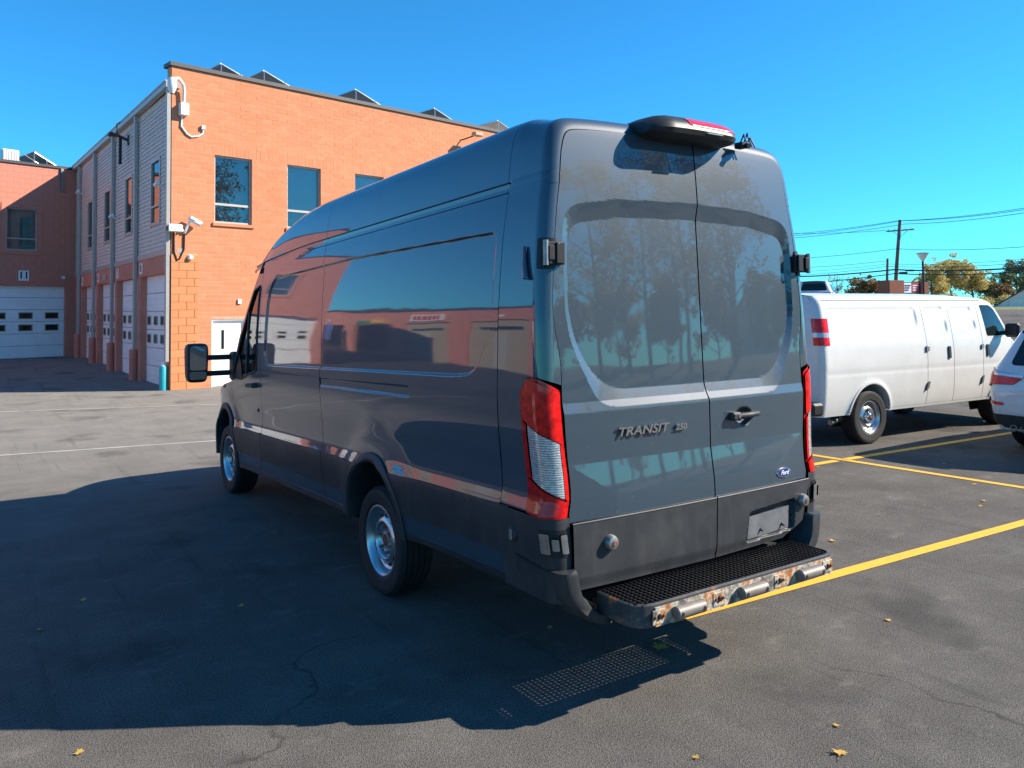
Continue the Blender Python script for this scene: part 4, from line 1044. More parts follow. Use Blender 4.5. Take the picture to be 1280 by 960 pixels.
# windows of the brick front
for (a, b, c, d) in WINS:
    w = MB(); t = .05
    for q in ((a, a+t, c, d), (b-t, b, c, d), (a+t, b-t, c, c+t), (a+t, b-t, d-t, d), (a+t, b-t, c+.47, c+.53)): w.box(q[0], q[1], .07, .13, q[2], q[3])
    fo = w.build('window', 'metal_trim', bld)
    mesh('pane', [(a+t, .10, c+.53), (b-t, .10, c+.53), (b-t, .10, d-t), (a+t, .10, d-t)], [(0, 1, 2, 3)], 'window_glass', fo)
    mesh('pane', [(a+t, .10, c+t), (b-t, .10, c+t), (b-t, .10, c+.47), (a+t, .10, c+.47)], [(0, 1, 2, 3)], 'window_glass', fo)
    mb = MB(); mb.box(a-.06, b+.06, -.05, .12, c-.09, c-.004, bev=.005); mb.build('window_sill', 'orange_brick', fo)
    room = MB(); room.box(a-.6, b+.6, .32, 2.2, c-.5, d+.3); ro = room.build('room', 'white_plastic', fo); ro.data.flip_normals(); ro.data.materials[0] = MATS['house_siding']
    MB().box(a+.02, b-.02, .24, .26, c+(.55 if a > 3 else .95), d-.02).build('added_backing', 'sign_white' if a > 3 else 'concrete', fo)  # blind-like panel added behind the panes to lighten the window
    if a > 3 and a < 4:
        mb = MB(); 
        for i in range(24): mb.box(a+.06, b-.06, .16, .175, d-.08-i*.05, d-.045-i*.05)
        tag(mb.build('window_blind', 'sign_white', fo), kind='stuff')
    else:
        mb = MB(); mb.box(a+.1, b-.45, .5, .9, c, c+.55, bev=.01); mb.box(b-.42, b-.1, .55, .9, c, c+.72, bev=.01); 
        MB().box(a+.1, b-.50, .5, .9, c-.2, c+.78, bev=.01).build('carton', 'sign_white', fo); MB().box(b-.46, b-.1, .55, .9, c-.2, c+.70, bev=.01).build('carton', 'concrete', fo)
# steel door
a, b, c, d = DOOR
dr = MB().box(a+.03, b-.03, .10, .15, 0.01, d-.03).build('entrance_door', 'white_door', bld)
w = MB(); w.box(a, a+.03, .02, .16, 0, d); w.box(b-.03, b, .02, .16, 0, d); w.box(a, b, .02, .16, d-.03, d); w.build('door_frame', 'white_door', dr)
MB().box(a+.30, a+.38, .094, .10, d-.78, d-.28, bev=.003).build('door_light', 'car_glass', dr)
MB().box(b-.14, b-.08, .06, .10, .95, 1.02, bev=.01).build('door_handle', 'dull_steel', dr)
MB().box(b-.30, b-.22, .094, .099, d-.22, d-.14).build('number_plate', 'sign_white', dr)
MB().box(1.75, 1.85, -.05, -.008, 2.15, 2.28, bev=.01).build('door_lamp', 'white_plastic', bld)

# ---- garage side: outward is +Y in this frame, u = X away from the corner
def SM(x, y, z): return sideR @ Vector((x, y, z))
SL = 14.5
bays = [(3.2*k+.42, 3.2*k+3.30) for k in range(4)]
gh = [(a, b, -1, 2.95) for a, b in bays] + [(13.55, 14.35, -1, 2.35)]
wall_with_holes('garage_wall', .30, SL+.6, 0, 3.42, gh, .30, 'red_stucco', bld, -.30, sideR)
sw = [(1.12, 2.08, 4.30, 6.02), (4.42, 5.32, 4.30, 6.02), (7.62, 8.55, 4.30, 6.02), (10.78, 11.68, 4.30, 6.02)]
wall_with_holes('upper_wall', .09, SL+.6, 3.55, 7.60, sw, .22, 'siding_vinyl', bld, -.25, sideR)
wall_with_holes('corner_return', .075, .30, 0, 3.42, [], .34, 'orange_block', bld, -.335, sideR)
mb = MB(); mb.box(.02, SL, -.28, .02, 3.42, 3.55, M=sideR); mb.build('belt_flashing', 'metal_trim', bld)
mb = MB(); mb.box(-.02, SL, -.20, .14, 7.60, 7.74, M=sideR); mb.box(-.02, SL, .02, .16, 7.74, 7.78, M=sideR); mb.build('gutter', 'metal_trim', bld)
EXP = .1125; nb = int((7.58-3.56)/EXP)
def lap(u0, u1, z):
    v = []
    for u in (u0, u1): v += [SM(u, -.034, z), SM(u, .004, z), SM(u, -.024, z+EXP+.006), SM(u, -.034, z+EXP+.006)]
    me = bpy.data.meshes.new('siding_board'); me.from_pydata([tuple(p) for p in v], [], [(0, 1, 2, 3), (7, 6, 5, 4), (0, 4, 5, 1), (1, 5, 6, 2), (2, 6, 7, 3), (3, 7, 4, 0)]); return link('siding_board', me, bld, 'siding_vinyl')
cols = [.06, 3.65, 6.92, 10.08, 13.19, 14.5]
for i in range(5):
    for k in range(nb):
        z = 3.56+k*EXP; u0, u1 = cols[i]+.06, cols[i+1]-.06
        hs_ = [s for s in sw if s[0] > u0 and s[1] < u1 and z+EXP > s[2] and z < s[3]]
        if hs_: lap(u0, hs_[0][0]-.04, z); lap(hs_[0][1]+.04, u1, z)
        else: lap(u0, u1, z)
for (a, b, c, d) in sw:
    w = MB(); t = .05
    for q in ((a-.04, a+t, c-.04, d+.04), (b-t, b+.04, c-.04, d+.04), (a+t, b-t, c-.04, c+t), (a+t, b-t, d-t, d+.04), (a+t, b-t, c+.45, c+.50)): w.box(q[0], q[1], -.06, .015, q[2], q[3], M=sideR)
    fo = w.build('window', 'metal_trim', bld)
    for z0, z1 in ((c+t, c+.45), (c+.50, d-t)): mesh('pane', [SM(a+t, -.03, z0), SM(b-t, -.03, z0), SM(b-t, -.03, z1), SM(a+t, -.03, z1)], [(0, 3, 2, 1)], 'window_glass', fo)
    mesh('blackout', [SM(a, -.21, c), SM(b, -.21, c), SM(b, -.21, d), SM(a, -.21, d)], [(0, 3, 2, 1)], 'interior_dark', fo)
def garage_door(par, M, u0, u1, z0, z1, n, winrows, wcount, y, mat='white_door'):
    """sectional door facing +Y of frame M; each section has three pressed ribs"""
    d = empty('garage_door'); d.parent = par; h = (z1-z0)/n
    for k in range(n):
        a = z0+k*h; m = 3; prof = [(y, a+.004)]
        for q in range(m): 
            zz0 = a+.006+q*(h-.012)/m; zz1 = a+.006+(q+1)*(h-.012)/m; prof += [(y+.012, zz0+.012), (y+.012, zz1-.012), (y+.003, zz1-.002)]
        prof += [(y-.03, a+h-.006)]
        v = [M @ Vector((u, p[0], p[1])) for u in (u0, u1) for p in prof]; L = len(prof)
        s = mesh('door_section', v, [(i, i+1, L+i+1, L+i) for i in range(L-1)], mat, d)
        if k in winrows:
            for w in range(wcount):
                c = u0+(u1-u0)*(w+.5)/wcount; ww = min(.26, (u1-u0)/wcount*.27); zz = a+h*.5
                fr = MB()
                for q in ((c-ww, c-ww+.03, zz-.13, zz+.13), (c+ww-.03, c+ww, zz-.13, zz+.13), (c-ww+.03, c+ww-.03, zz-.13, zz-.10), (c-ww+.03, c+ww-.03, zz+.10, zz+.13)): fr.box(q[0], q[1], y+.0125, y+.03, q[2], q[3], M=M)
                fo = fr.build('door_window', 'tan_door', s)
                mesh('pane', [M @ Vector(p) for p in ((c-ww+.03, y+.016, zz-.10), (c+ww-.03, y+.016, zz-.10), (c+ww-.03, y+.016, zz+.10), (c-ww+.03, y+.016, zz+.10))], [(0, 3, 2, 1)], 'car_glass', fo)
    MB().box(u0, u1, y-.06, y-.045, z0, z1, M=M).build('door_light_stop', 'interior_dark', d)  # unseen dark sheet added to stop light leaking through the section joints
    return d
gz = lambda u: float(ground_z(CX0+u*cos(SA), CY0+u*sin(SA)))
for k, (a, b) in enumerate(bays):
    garage_door(bld, sideR, a-.02, b+.02, gz((a+b)/2)-.02, 2.97, 6, (2, 3), 4, -.19)
    num = '8765'[k]
    pl = MB().box(b-.28, b+.02, .002, .016, 3.03, 3.33, M=sideR).build('number_plate', 'sign_white', bld)
    text_mesh('number', num, .30, .002, 'ink_black', pl, sideR @ Matrix.Translation((b-.13, .019, 3.18)) @ Matrix.Rotation(pi, 4, 'Z') @ Matrix.Rotation(pi/2, 4, 'X'), bold=.006)
MB().box(8.15, 8.85, .002, .02, 3.06, 3.24, M=sideR).build('notice_board', 'metal_trim', bld)
MB().box(13.57, 14.33, -.10, -.05, .2, 2.35, M=sideR).build('side_door', 'sign_blue', bld).data.materials[0] = MATS['metal_trim']
# downspouts with guards at the feet
for k, u in enumerate(cols[:5]):
    mb = MB(); mb.box(u-.055, u+.055, .012, .115, (.72 if k else .70)+gz(u)*.8, 7.60, M=sideR, bev=.01); mb.build('downspout', 'metal_trim', bld)
for k, u in enumerate(cols[1:5]):
    p = bldM @ SM(u, .09, 0); g = gz(u)
    bo = lathe('pipe_guard', [(.0, .88), (.10, .88), (.115, .86), (.115, -.02)], (0, 0, 0), (0, 0, 1), 'red_stucco', None, 20); bo.location = (p.x, p.y, g)
    tag(bo, ['red pipe guard next along from the turquoise one', 'red pipe guard below the notice board', 'red pipe guard before the last garage bay', 'red pipe guard beside the narrow side door'][k], 'bollard', 'pipe guards along the garage bays')
p = bldM @ SM(.13, .13, 0)
bo = lathe('pipe_guard', [(0, .60), (.085, .60), (.095, .58), (.095, -.01)], (0, 0, 0), (0, 0, 1), 'teal_plastic', None, 20); bo.location = (p.x, p.y, 0); tag(bo, 'turquoise plastic pipe guard at the brick corner', 'bollard')
lathe('cap', [(0, .70), (.06, .70), (.065, .595)], (0, 0, 0), (0, 0, 1), 'white_plastic', bo, 16)
# roof deck
v = [(.03, .35, 7.9), (FL, .35, 7.9), (FL, 16, 7.9)] + [tuple(SM(SL+2, -.2, 7.9))]
MB().add([(x, y, 7.60) for x, y, z in v]+[(x, y, 7.9) for x, y, z in v], [(4, 5, 6, 7), (1, 2, 6, 5), (3, 2, 1, 0), (2, 3, 7, 6), (3, 0, 4, 7), (0, 1, 5, 4)]).build('roof_deck', 'dark_coping', bld)
MB().box(FL-.30, FL, .30, 15, 0, TOP).build('end_wall', 'red_stucco', bld)
# solar rows on the roof
for i, (px, py, wid) in enumerate(((340, 97, 1.5), (455, 120, 1.65), (553, 143, 1.75), (632, 158, 1.9), (284, 88, 1.3))):
    P = fac(px, py, 1.7); w = wid*.78; t = radians(17); x0 = P.x-w/2+.30; z1 = P.z+.16
    sp = empty('solar_array', tuple(bldM @ Vector((x0, 1.7, 7.9))), FA, 'tilted solar panel row on the brick roof, %s' % ['second from the siding corner', 'third from the siding corner', 'fourth from the siding corner', 'farthest along the parapet', 'nearest the siding corner'][i], 'solar panel', 'solar rows on the workshop roof')
    zt = z1-7.9+.02; zb = zt-w*math.tan(t)*1.15
    for q in range(1):
        y0 = q*1.05; v = [(0, y0, zt), (w, y0, zb), (w, y0+1.0, zb), (0, y0+1.0, zt)]
        MB().add(v+[(x, y, z-.04) for x, y, z in v], [(0, 1, 2, 3), (7, 6, 5, 4), (0, 4, 5, 1), (1, 5, 6, 2), (2, 6, 7, 3), (3, 7, 4, 0)]).build('module', 'aluminium', sp)
        e = .03; MB().add([(x+(e if x == 0 else -e), y+(e if y == y0 else -e), z+.003-(0)) for x, y, z in v], [(0, 1, 2, 3)]).build('cells', 'solar_cell', sp)
    fr = MB()
    for q in range(2):
        y0 = q*1.05-.02; fr.tube([(0.02, y0, zt-.06), (.02, y0, 0)], .02, 6); fr.tube([(w-.02, y0, zb-.06), (w-.02, y0, 0)], .02, 6); fr.tube([(.02, y0, zt-.05), (w-.02, y0, zb-.05)], .02, 6); fr.tube([(.02, y0, .1), (w*.6, y0, (zt+zb)/2-.05)], .015, 6)
    tag(fr.build('rack', 'dull_steel', sp), kind='stuff')
# ---- fittings on the brick front
def wall_thing(name, label, cat):
    return empty(name, tuple(bldM @ Vector((0, 0, 0))), FA, label, cat)
c1 = wall_thing('security_camera', 'white dome camera on a swan neck arm at the brick corner', 'camera')
pb = fac(228, 137); pa = fac(228, 114); pt = fac(207, 102)
MB().box(pb.x-.11, pb.x+.11, -.16, -.008, pb.z-.17, pb.z+.15, bev=.015).build('junction_box', 'white_plastic', c1)
arm = [(pb.x, -.09, pb.z+.14), (pb.x, -.11, pa.z), (pb.x-.05, -.16, pa.z+.13), (pb.x-.2, -.25, pa.z+.24), (pt.x+.08, -.34, pt.z+.02)]
MB().tube(arm, .04, 10).build('arm', 'white_plastic', c1, True)
hd = Vector((pt.x+.02, -.36, pt.z-.14))
lathe('camera_head', [(0, .16), (.09, .16), (.11, .10), (.11, -.06), (.085, -.14), (.05, -.22), (0, -.24)], hd, (0, 0, 1), 'white_plastic', c1, 20)
lathe('camera_lens', [(0, -.245), (.035, -.24), (.045, -.215)], hd, (0, -.1, 1), 'ink_black', c1, 14)
q1 = fac(226, 158); q2 = fac(236, 171); q3 = fac(249, 171); q4 = fac(253, 160)
MB().tube([(pb.x-.02, -.03, pb.z-.16), (q1.x, -.03, q1.z), (q2.x-.06, -.03, q2.z+.06), (q2.x+.06, -.03, q2.z), (q3.x-.03, -.03, q3.z+.01), (q4.x, -.03, q3.z+.10), (q4.x, -.03, q4.z)], .022, 8).build('conduit', 'white_plastic', c1, True)
MB().box(q4.x-.045, q4.x+.045, -.08, -.008, q4.z-.05, q4.z+.06, bev=.01).build('conduit_box', 'white_plastic', c1)
c2 = wall_thing('security_camera', 'white bullet camera pointing right on the brick corner, by the flood light', 'camera')
p = fac(237, 278); w = fac(230, 292)
MB().cyl((p.x-.10, -.16, p.z+.08), (p.x+.18, -.22, p.z-.06), .055, .06, 14).build('camera_body', 'white_plastic', c2, True)
MB().box(p.x-.12, p.x+.22, -.26, -.12, p.z+.03, p.z+.10, M=Matrix.Translation((p.x, 0, p.z)) @ Matrix.Rotation(radians(24), 4, 'Y') @ Matrix.Translation((-p.x, 0, -p.z)), bev=.01).build('sun_hood', 'white_plastic', c2)
MB().tube([(w.x, -.01, w.z), (w.x, -.08, w.z+.05), (p.x-.06, -.15, p.z+.03)], .03, 8).build('bracket', 'white_plastic', c2, True)
q1 = fac(229, 312); q2 = fac(221, 325); q3 = fac(216, 315)
MB().tube([(w.x, -.03, w.z), (w.x-.01, -.03, q1.z), (q2.x+.05, -.03, q2.z+.02), (q2.x, -.03, q2.z-.02), (q3.x+.02, -.03, q3.z), (q3.x+.015, -.03, q3.z+.5)], .02, 8).build('conduit', 'black_metal', c2, True)
c3 = wall_thing('flood_light', 'white square flood light fixed at the brick corner beside the bullet camera', 'light')
p = fac(214, 286); MB().box(p.x-.16, p.x+.20, -.24, -.10, p.z-.09, p.z+.10, bev=.02).build('lamp_body', 'white_plastic', c3)
MB().cyl((p.x+.22, -.10, p.z-.02), (p.x+.3, -.01, p.z-.04), .035, n=10).build('bracket', 'white_plastic', c3, True); MB().box(p.x-.175, p.x-.15, -.22, -.12, p.z-.07, p.z+.05, bev=.004).build('lamp_face', 'ink_black', c3)
c4 = wall_thing('security_camera', 'small round white dome camera on the painted block pier', 'camera')
p = fac(237, 322); lathe('camera_base', [(0, .10), (.05, .09), (.07, .05), (.075, 0)], (p.x, -.022, p.z), (0, -1, 0), 'white_plastic', c4, 16)
c5 = wall_thing('wall_light', 'bronze flood light on an arm high on the brick wall', 'light')
p = fac(583, 172); MB().tube([(p.x-.25, -.01, p.z-.12), (p.x-.20, -.15, p.z-.10), (p.x-.02, -.45, p.z)], .025, 8).build('arm', 'dark_coping', c5, True)
MB().box(p.x-.14, p.x+.22, -.62, -.40, p.z-.03, p.z+.09, bev=.02).build('lamp_head', 'tan_door', c5)
c6 = wall_thing('antenna_arm', 'dark aerial arm jutting from the siding near the gutter', 'antenna')
a0 = SM(5.0, 0, 7.15); MB().box(4.92, 5.08, -.02, .03, 7.0, 7.3, M=sideR).build('wall_plate', 'dark_coping', c6)
MB().tube([SM(5.0, .02, 7.15), SM(5.0, .30, 7.26), SM(5.0, .50, 7.26)], .045, 8).build('arm', 'dark_coping', c6, True); MB().box(4.85, 5.15, .42, .55, 7.22, 7.32, M=sideR, bev=.02).build('arm_head', 'dark_coping', c6)
MB().tube([SM(5.0, .3, 7.26), SM(5.0, .32, 7.6), SM(5.0, .2, 7.68)], .015, 6).build('lead', 'cable_black', c6, True); MB().box(4.95, 5.05, .18, .26, 6.4, 7.2, M=sideR, bev=.01).build('aerial', 'cable_black', c6)
for u, z, lab in ((.55, 5.15, 'small bullet camera on the siding next to the first narrow window'), (6.3, 4.9, 'small bullet camera on the siding over bay 7'), (12.6, 6.45, 'small bullet camera on the siding near the inner corner')):
    c = wall_thing('security_camera', lab, 'camera')
    MB().tube([SM(u, .0, z), SM(u, .12, z+.02), SM(u, .20, z+.06)], .025, 8).build('bracket', 'white_plastic', c, True); MB().cyl(SM(u-.16, .22, z+.09), SM(u+.12, .22, z+.05), .055, n=12).build('camera_body', 'white_plastic', c, True)

# ================================================================== WING WITH BAY 11
K = Vector((CX0+14.5*cos(SA), CY0+14.5*sin(SA), 0)); WA = radians(195)
wing = empty('wing_building', tuple(K), WA, 'red painted block wing with bay 11, half in shadow', 'building')
wM = Matrix.Translation(K) @ Matrix.Rotation(WA, 4, 'Z'); wI = wM.inverted()
# local x runs left along the wall, outward is +Y
def wing_pt(px, py, y=0):
    o = wI @ Vector(CAM_POS); d = wI.to_3x3() @ pix_ray(px, py); t = (y-o.y)/d.y; return o+d*t
WL, WT = 11.8, 7.62
whole = [(.34, 3.95, -1, 3.02), (7.9, 11.4, -1, 3.02), (1.37, 2.43, 4.36, 5.96), (5.2, 6.26, 4.36, 5.96), (8.9, 9.96, 4.36, 5.96)]
ww = wall_with_holes('front_wall', -.8, WL, 0, WT, whole, .30, 'red_stucco', wing, -.30)
MB().box(WL-.3, WL, -9, -.30, 0, WT).build('end_wall', 'red_stucco', wing); MB().box(0, WL, -9, -.2, WT-.3, WT-.05).build('roof_deck', 'dark_coping', wing)
MB().box(-.08, WL+.05, -.35, .06, WT, WT+.10).build('coping', 'dark_coping', wing)
z = 3.10; k = 0; me_full = None
while z < WT-.05:
    x = .02 if k % 2 == 0 else -.18
    while x < 3.3:
        a, b = max(x, .01), x+.385; zt = min(z+.19, WT)
        if not (1.22 < (a+b)/2 < 2.58 and 4.20 < z+.1 < 6.10) and b-a > .05:
            o = link('block', brick_mesh(b-a, zt-z, .006, 'red_stucco'), ww); o.location = (b, .0, z); o.rotation_euler = (0, 0, pi)
        x += .40
    z += .20; k += 1
for (a, b, c, d) in whole[2:]:
    mb = MB()
    for q in ((a-.16, a, c-.16, d+.16), (b, b+.16, c-.16, d+.16), (a, b, c-.16, c), (a, b, d, d+.16)): mb.box(q[0], q[1], .0, .035, q[2], q[3])
    so_ = mb.build('window_surround', 'red_stucco', wing); w = MB(); t = .05
    for q in ((a, a+t, c, d), (b-t, b, c, d), (a+t, b-t, c, c+t), (a+t, b-t, d-t, d), (a+t, b-t, c+.42, c+.47)): w.box(q[0], q[1], -.10, -.02, q[2], q[3])
    fo = w.build('window', 'metal_trim', wing)
    for z0, z1 in ((c+t, c+.42), (c+.47, d-t)): mesh('pane', [(a+t, -.06, z0), (b-t, -.06, z0), (b-t, -.06, z1), (a+t, -.06, z1)], [(0, 3, 2, 1)], 'window_glass', fo)
    MB().box(a-.1, b+.1, -.32, -.30, c-.1, d+.1).build('blind', 'concrete', fo)
zg = .33
garage_door(wing, Matrix.Identity(4), .32, 3.97, zg-.03, 3.04, 6, (2, 3), 4, -.16); garage_door(wing, Matrix.Identity(4), 7.88, 11.42, zg-.03, 3.04, 6, (2, 3), 4, -.16)
a = wing_pt(23, 338); b = wing_pt(36, 351)
pl = MB().box(min(a.x, b.x), max(a.x, b.x), .002, .02, min(a.z, b.z), max(a.z, b.z)).build('number_plate', 'sign_white', wing)
text_mesh('number', '11', abs(a.z-b.z)*.95, .002, 'ink_black', pl, Matrix.Translation(((a.x+b.x)/2, .023, (a.z+b.z)/2)) @ Matrix.Rotation(pi, 4, 'Z') @ Matrix.Rotation(pi/2, 4, 'X'), bold=.008)
p = wing_pt(79, 347); lathe('bell', [(0, .10), (.05, .09), (.07, .04), (.07, 0)], (p.x, 0, p.z), (0, 1, 0), 'white_plastic', wing, 14)
p = wing_pt(77, 220); q = wing_pt(77, 240); MB().box(p.x-.05, p.x+.05, .01, .09, q.z, WT).build('overflow_pipe', 'dull_steel', wing)
# roof plant on the wing
t = wing_pt(65, 200, -1.2)
for i, (pa_, pb_, lab) in enumerate((((43, 188), (90, 210), 'tilted solar panel row on the roof of the bay 11 wing'),)):
    A = wing_pt(*pa_, -1.2); Bq = wing_pt(*pb_, -1.2); sp = empty('solar_array', tuple(wM @ Vector((A.x, -1.2, WT-.05))), WA, lab, 'solar panel')
    w = abs(A.x-Bq.x); zt = A.z-WT+.05
    for q in range(3):
        v = [(0, -q*1.05, zt), (-w, -q*1.05, .05), (-w, -q*1.05-1, .05), (0, -q*1.05-1, zt)]
        MB().add(v+[(x, y, z-.04) for x, y, z in v], [(0, 1, 2, 3), (7, 6, 5, 4), (0, 4, 5, 1), (1, 5, 6, 2), (2, 6, 7, 3), (3, 7, 4, 0)]).build('module', 'aluminium', sp); 
        MB().add([(x+(-.03 if x == 0 else .03), y, z+.003) for x, y, z in v], [(0, 1, 2, 3)]).build('cells', 'solar_cell', sp)
    fr = MB()
    for f in (0, .33, .66, 1): fr.tube([(-w*f, 0, zt*(1-f)+.0), (-w*f, 0, 0)], .02, 6)
    fr.tube([(0, 0, zt-.08), (-w, 0, .02)], .025, 6); fr.tube([(0, 0, zt*.5), (-w*.5, 0, .1)], .02, 6); tag(fr.build('rack', 'dull_steel', sp), kind='stuff')
A = wing_pt(3, 185, -1.6); Bq = wing_pt(24, 200, -1.6); hv = empty('roof_unit', tuple(wM @ Vector(((A.x+Bq.x)/2, -1.6, WT-.06))), WA, 'white ribbed roof unit beside the solar panel on the wing', 'roof unit')
w = abs(A.x-Bq.x)/2; h = A.z-WT+.05
MB().box(-w, w, -.9, 0, 0, h, bev=.02).build('casing', 'white_plastic', hv)
for k in range(6): MB().box(-w+.05+k*w*.32, -w+.09+k*w*.32, .0, .012, .06, h-.06).build('rib', 'metal_trim', hv)
# ================================================================== OTHER VEHICLES
def vehicle(name, loc, rz, label, cat, paint, V, group=None):
    """body built from side, top, front and rear skins of one set of curves; y is forward, x to the right"""
    r = empty(name, loc, rz, label, cat, group)
    Wf, zt, zb, yr, yf, rc = V['W'], V['ztop'], V['zbot'], V['yr'], V['yf'], V['rc']
    rcf = V.get('rcf', rc)
    e = .012
    def top_at(y): return float(zt(y))
    for sg in (-1, 1):
        def sf(off=0.0, sg=sg): return lambda y, z: np.stack([sg*(Wf(y, z)+off), y, z], 1)
        o = (sg, 0, 0)
        seams = [None]+list(V['seams'])+[None]
        for i in range(len(seams)-1):
            a, b = seams[i], seams[i+1]
            ra = float(yr(zb))+rc if a is None else a+.0045; fb = float(yf(zb))-rcf if b is None else b-.0045
            L = []; n = 14
            # rear edge upward
            yy0 = ra; 
            def rear_at(z): return float(yr(z))+rc if a is None else a+.0045
            def front_at(z): return float(yf(z))-rcf if b is None else b-.0045
            # top of the rear and front edges by fixed point
            zr = 1.0
            for _ in range(30): zr = top_at(rear_at(zr))
            zf = 1.0
            for _ in range(30): zf = top_at(front_at(zf))
            rear = [(rear_at(z), z) for z in np.linspace(zb, zr, n)]; front = [(front_at(z), z) for z in np.linspace(zf, zb, n)]
            ys = np.linspace(rear[-1][0], front[0][0], max(3, int(abs(front[0][0]-rear[-1][0])/.06)))[1:-1]
            P = rear + [(y, top_at(y)) for y in ys] + front
            bot = []
            for yc, ar, az in V['arches']:
                if rear[0][0] < yc < front[-1][0]:
                    t0 = math.asin(max(-1, (zb-az)/ar)); bot += [(yc+ar*cos(t), az+ar*sin(t)) for t in np.linspace(t0, pi-t0, 22)]
            bot.sort(key=lambda p: -p[0])
            # keep only arches that lie wholly inside; partly cut ones are clipped by the seam
            P = P + [p for p in bot if rear[0][0]+.01 < p[0] < front[-1][0]-.01 and p[1] >= zb]
            hl = [h for h in V.get('side_holes', []) if (a is None or min(p[0] for p in h) > a) and (b is None or max(p[0] for p in h) < b)]
            patch(V['panel_names'][i], P, sf(), paint, r, o, du=.045, dv=.035, step=.04, fold=.012, holes=hl)
        for nm, P, off, mat, sides in V['side_parts']:
            if sg in sides: patch(nm, P, sf(off), mat, r, o, du=.05, dv=.05, step=.04, fold=.014)
        # rear and front corners
        for (yfun, rr, dirn, nm) in ((yr, rc, 1, 'rear_corner'), (yf, rcf, -1, 'front_corner')):
            rows = []; zc = 1.0
            for _ in range(40): zc = top_at(float(yfun(zc))+dirn*rr)
            for z in np.linspace(zb, zc, 26):
                yy = float(yfun(z)); w = float(Wf(yy+dirn*rr, z)); row = []
                for th in np.linspace(0, pi/2, 9): row.append((sg*(w-rr+rr*cos(th)), yy+dirn*rr*(1-sin(th)), z))
                rows.append(row)
            loft(nm, rows, paint if not V.get('corner_mat') else V['corner_mat'], r, angle=60)
        for yc, ar, az in V['arches']:
            rows = []
            for t in np.linspace(-.25, pi+.25, 28):
                y, z = yc+ar*cos(t), az+ar*sin(t)
                if z < zb-.02: continue
                w = float(Wf(y, max(z, zb)))
                rows.append([(sg*(w+.006), yc+(ar+.035)*cos(t), az+(ar+.035)*sin(t)), (sg*(w+.012), yc+(ar+.015)*cos(t), az+(ar+.015)*sin(t)), (sg*(w+.004), y, z), (sg*(w-.35), y, z)])
            loft('wheel_arch_trim', rows, V.get('arch_mat', paint), r, angle=50)
            mesh('wheel_housing', [(sg*(float(Wf(yc, .8))-.36), yc+ar*1.02*cos(t), az+ar*1.02*sin(t)) for t in np.linspace(-.4, pi+.4, 20)], [tuple(range(20))], 'interior_dark', r)
            wr, tw, rim = V['wheel']; wheel('wheel', (sg*(float(Wf(yc, .7))-tw/2-.03), yc, wr-.002), sg, wr, tw, rim, r, V.get('vents', 8), 6, V.get('rim_mat', 'wheel_silver'))
    # rear and front faces
    for (yfun, rr, dirn, parts, out, nm) in ((yr, rc, 1, V['rear_parts'], (0, -1, 0), 'tailgate'), (yf, rcf, -1, V['front_parts'], (0, 1, 0), 'front_panel')):
        cr = V.get('crown', .03)
        def fs(off=0.0, yfun=yfun, dirn=dirn, rr=rr):
            def f(x, z):
                y = yfun(z); w = np.maximum(Wf(y+dirn*rr, z)-rr, .1); return np.stack([x, y-dirn*(cr*(1-np.clip(x/w, -1, 1)**2)+off), z], 1)
            return f
        zc = 1.0
        for _ in range(40): zc = top_at(float(yfun(zc))+dirn*rr)
        zz = np.linspace(zb, zc, 18); wz = [float(Wf(float(yfun(z))+dirn*rr, z))-rr for z in zz]
        patch(nm, [(-w, z) for w, z in zip(wz, zz)]+[(w, z) for w, z in zip(wz[::-1], zz[::-1])], fs(), paint, r, out, du=.05, dv=.04, fold=.0)
        for pn, P, off, mat in parts: patch(pn, P, fs(off), mat, r, out, du=.04, dv=.04, step=.03, fold=.02)
    # top skins
    def ts(off=0.0):
        def f(x, y):
            w = np.maximum(Wf(y, zt(y)), .2); return np.stack([x, y, zt(y)+V.get('roof_crown', .04)*(1-np.clip(x/w, -1, 1)**2)+off], 1)
        return f
    zc = 1.0
    for _ in range(40): zc = top_at(float(yr(zc))+rc)
    y0 = float(yr(zc))
    zc = 1.0
    for _ in range(40): zc = top_at(float(yf(zc))-rcf)
    y1 = float(yf(zc))
    edges = [y0]+V['top_cuts']+[y1]
    for i, nm in enumerate(V['top_names']):
        a, b = edges[i], edges[i+1]; ys = np.linspace(a, b, max(4, int((b-a)/.07)))
        def tw_(y): return float(Wf(y, top_at(y)))-(rc*.8 if y < y0+rc*.5 or y > y1-rcf*.5 else 0)
        P = [(-tw_(y), y) for y in ys]+[(tw_(y), y) for y in ys[::-1]]
        patch(nm, P, ts(), 'car_glass' if 'screen' in nm else paint, r, (0, 0, 1), du=.06, dv=.05, fold=.01)
    MB().box(-.7, .7, float(yr(zb))+.1, float(yf(zb))-.1, zb-.02, zb+.04).build('floor_pan', 'interior_dark', r)
    return r
def poly(P, r=.03): return rounded(P, r, 4)
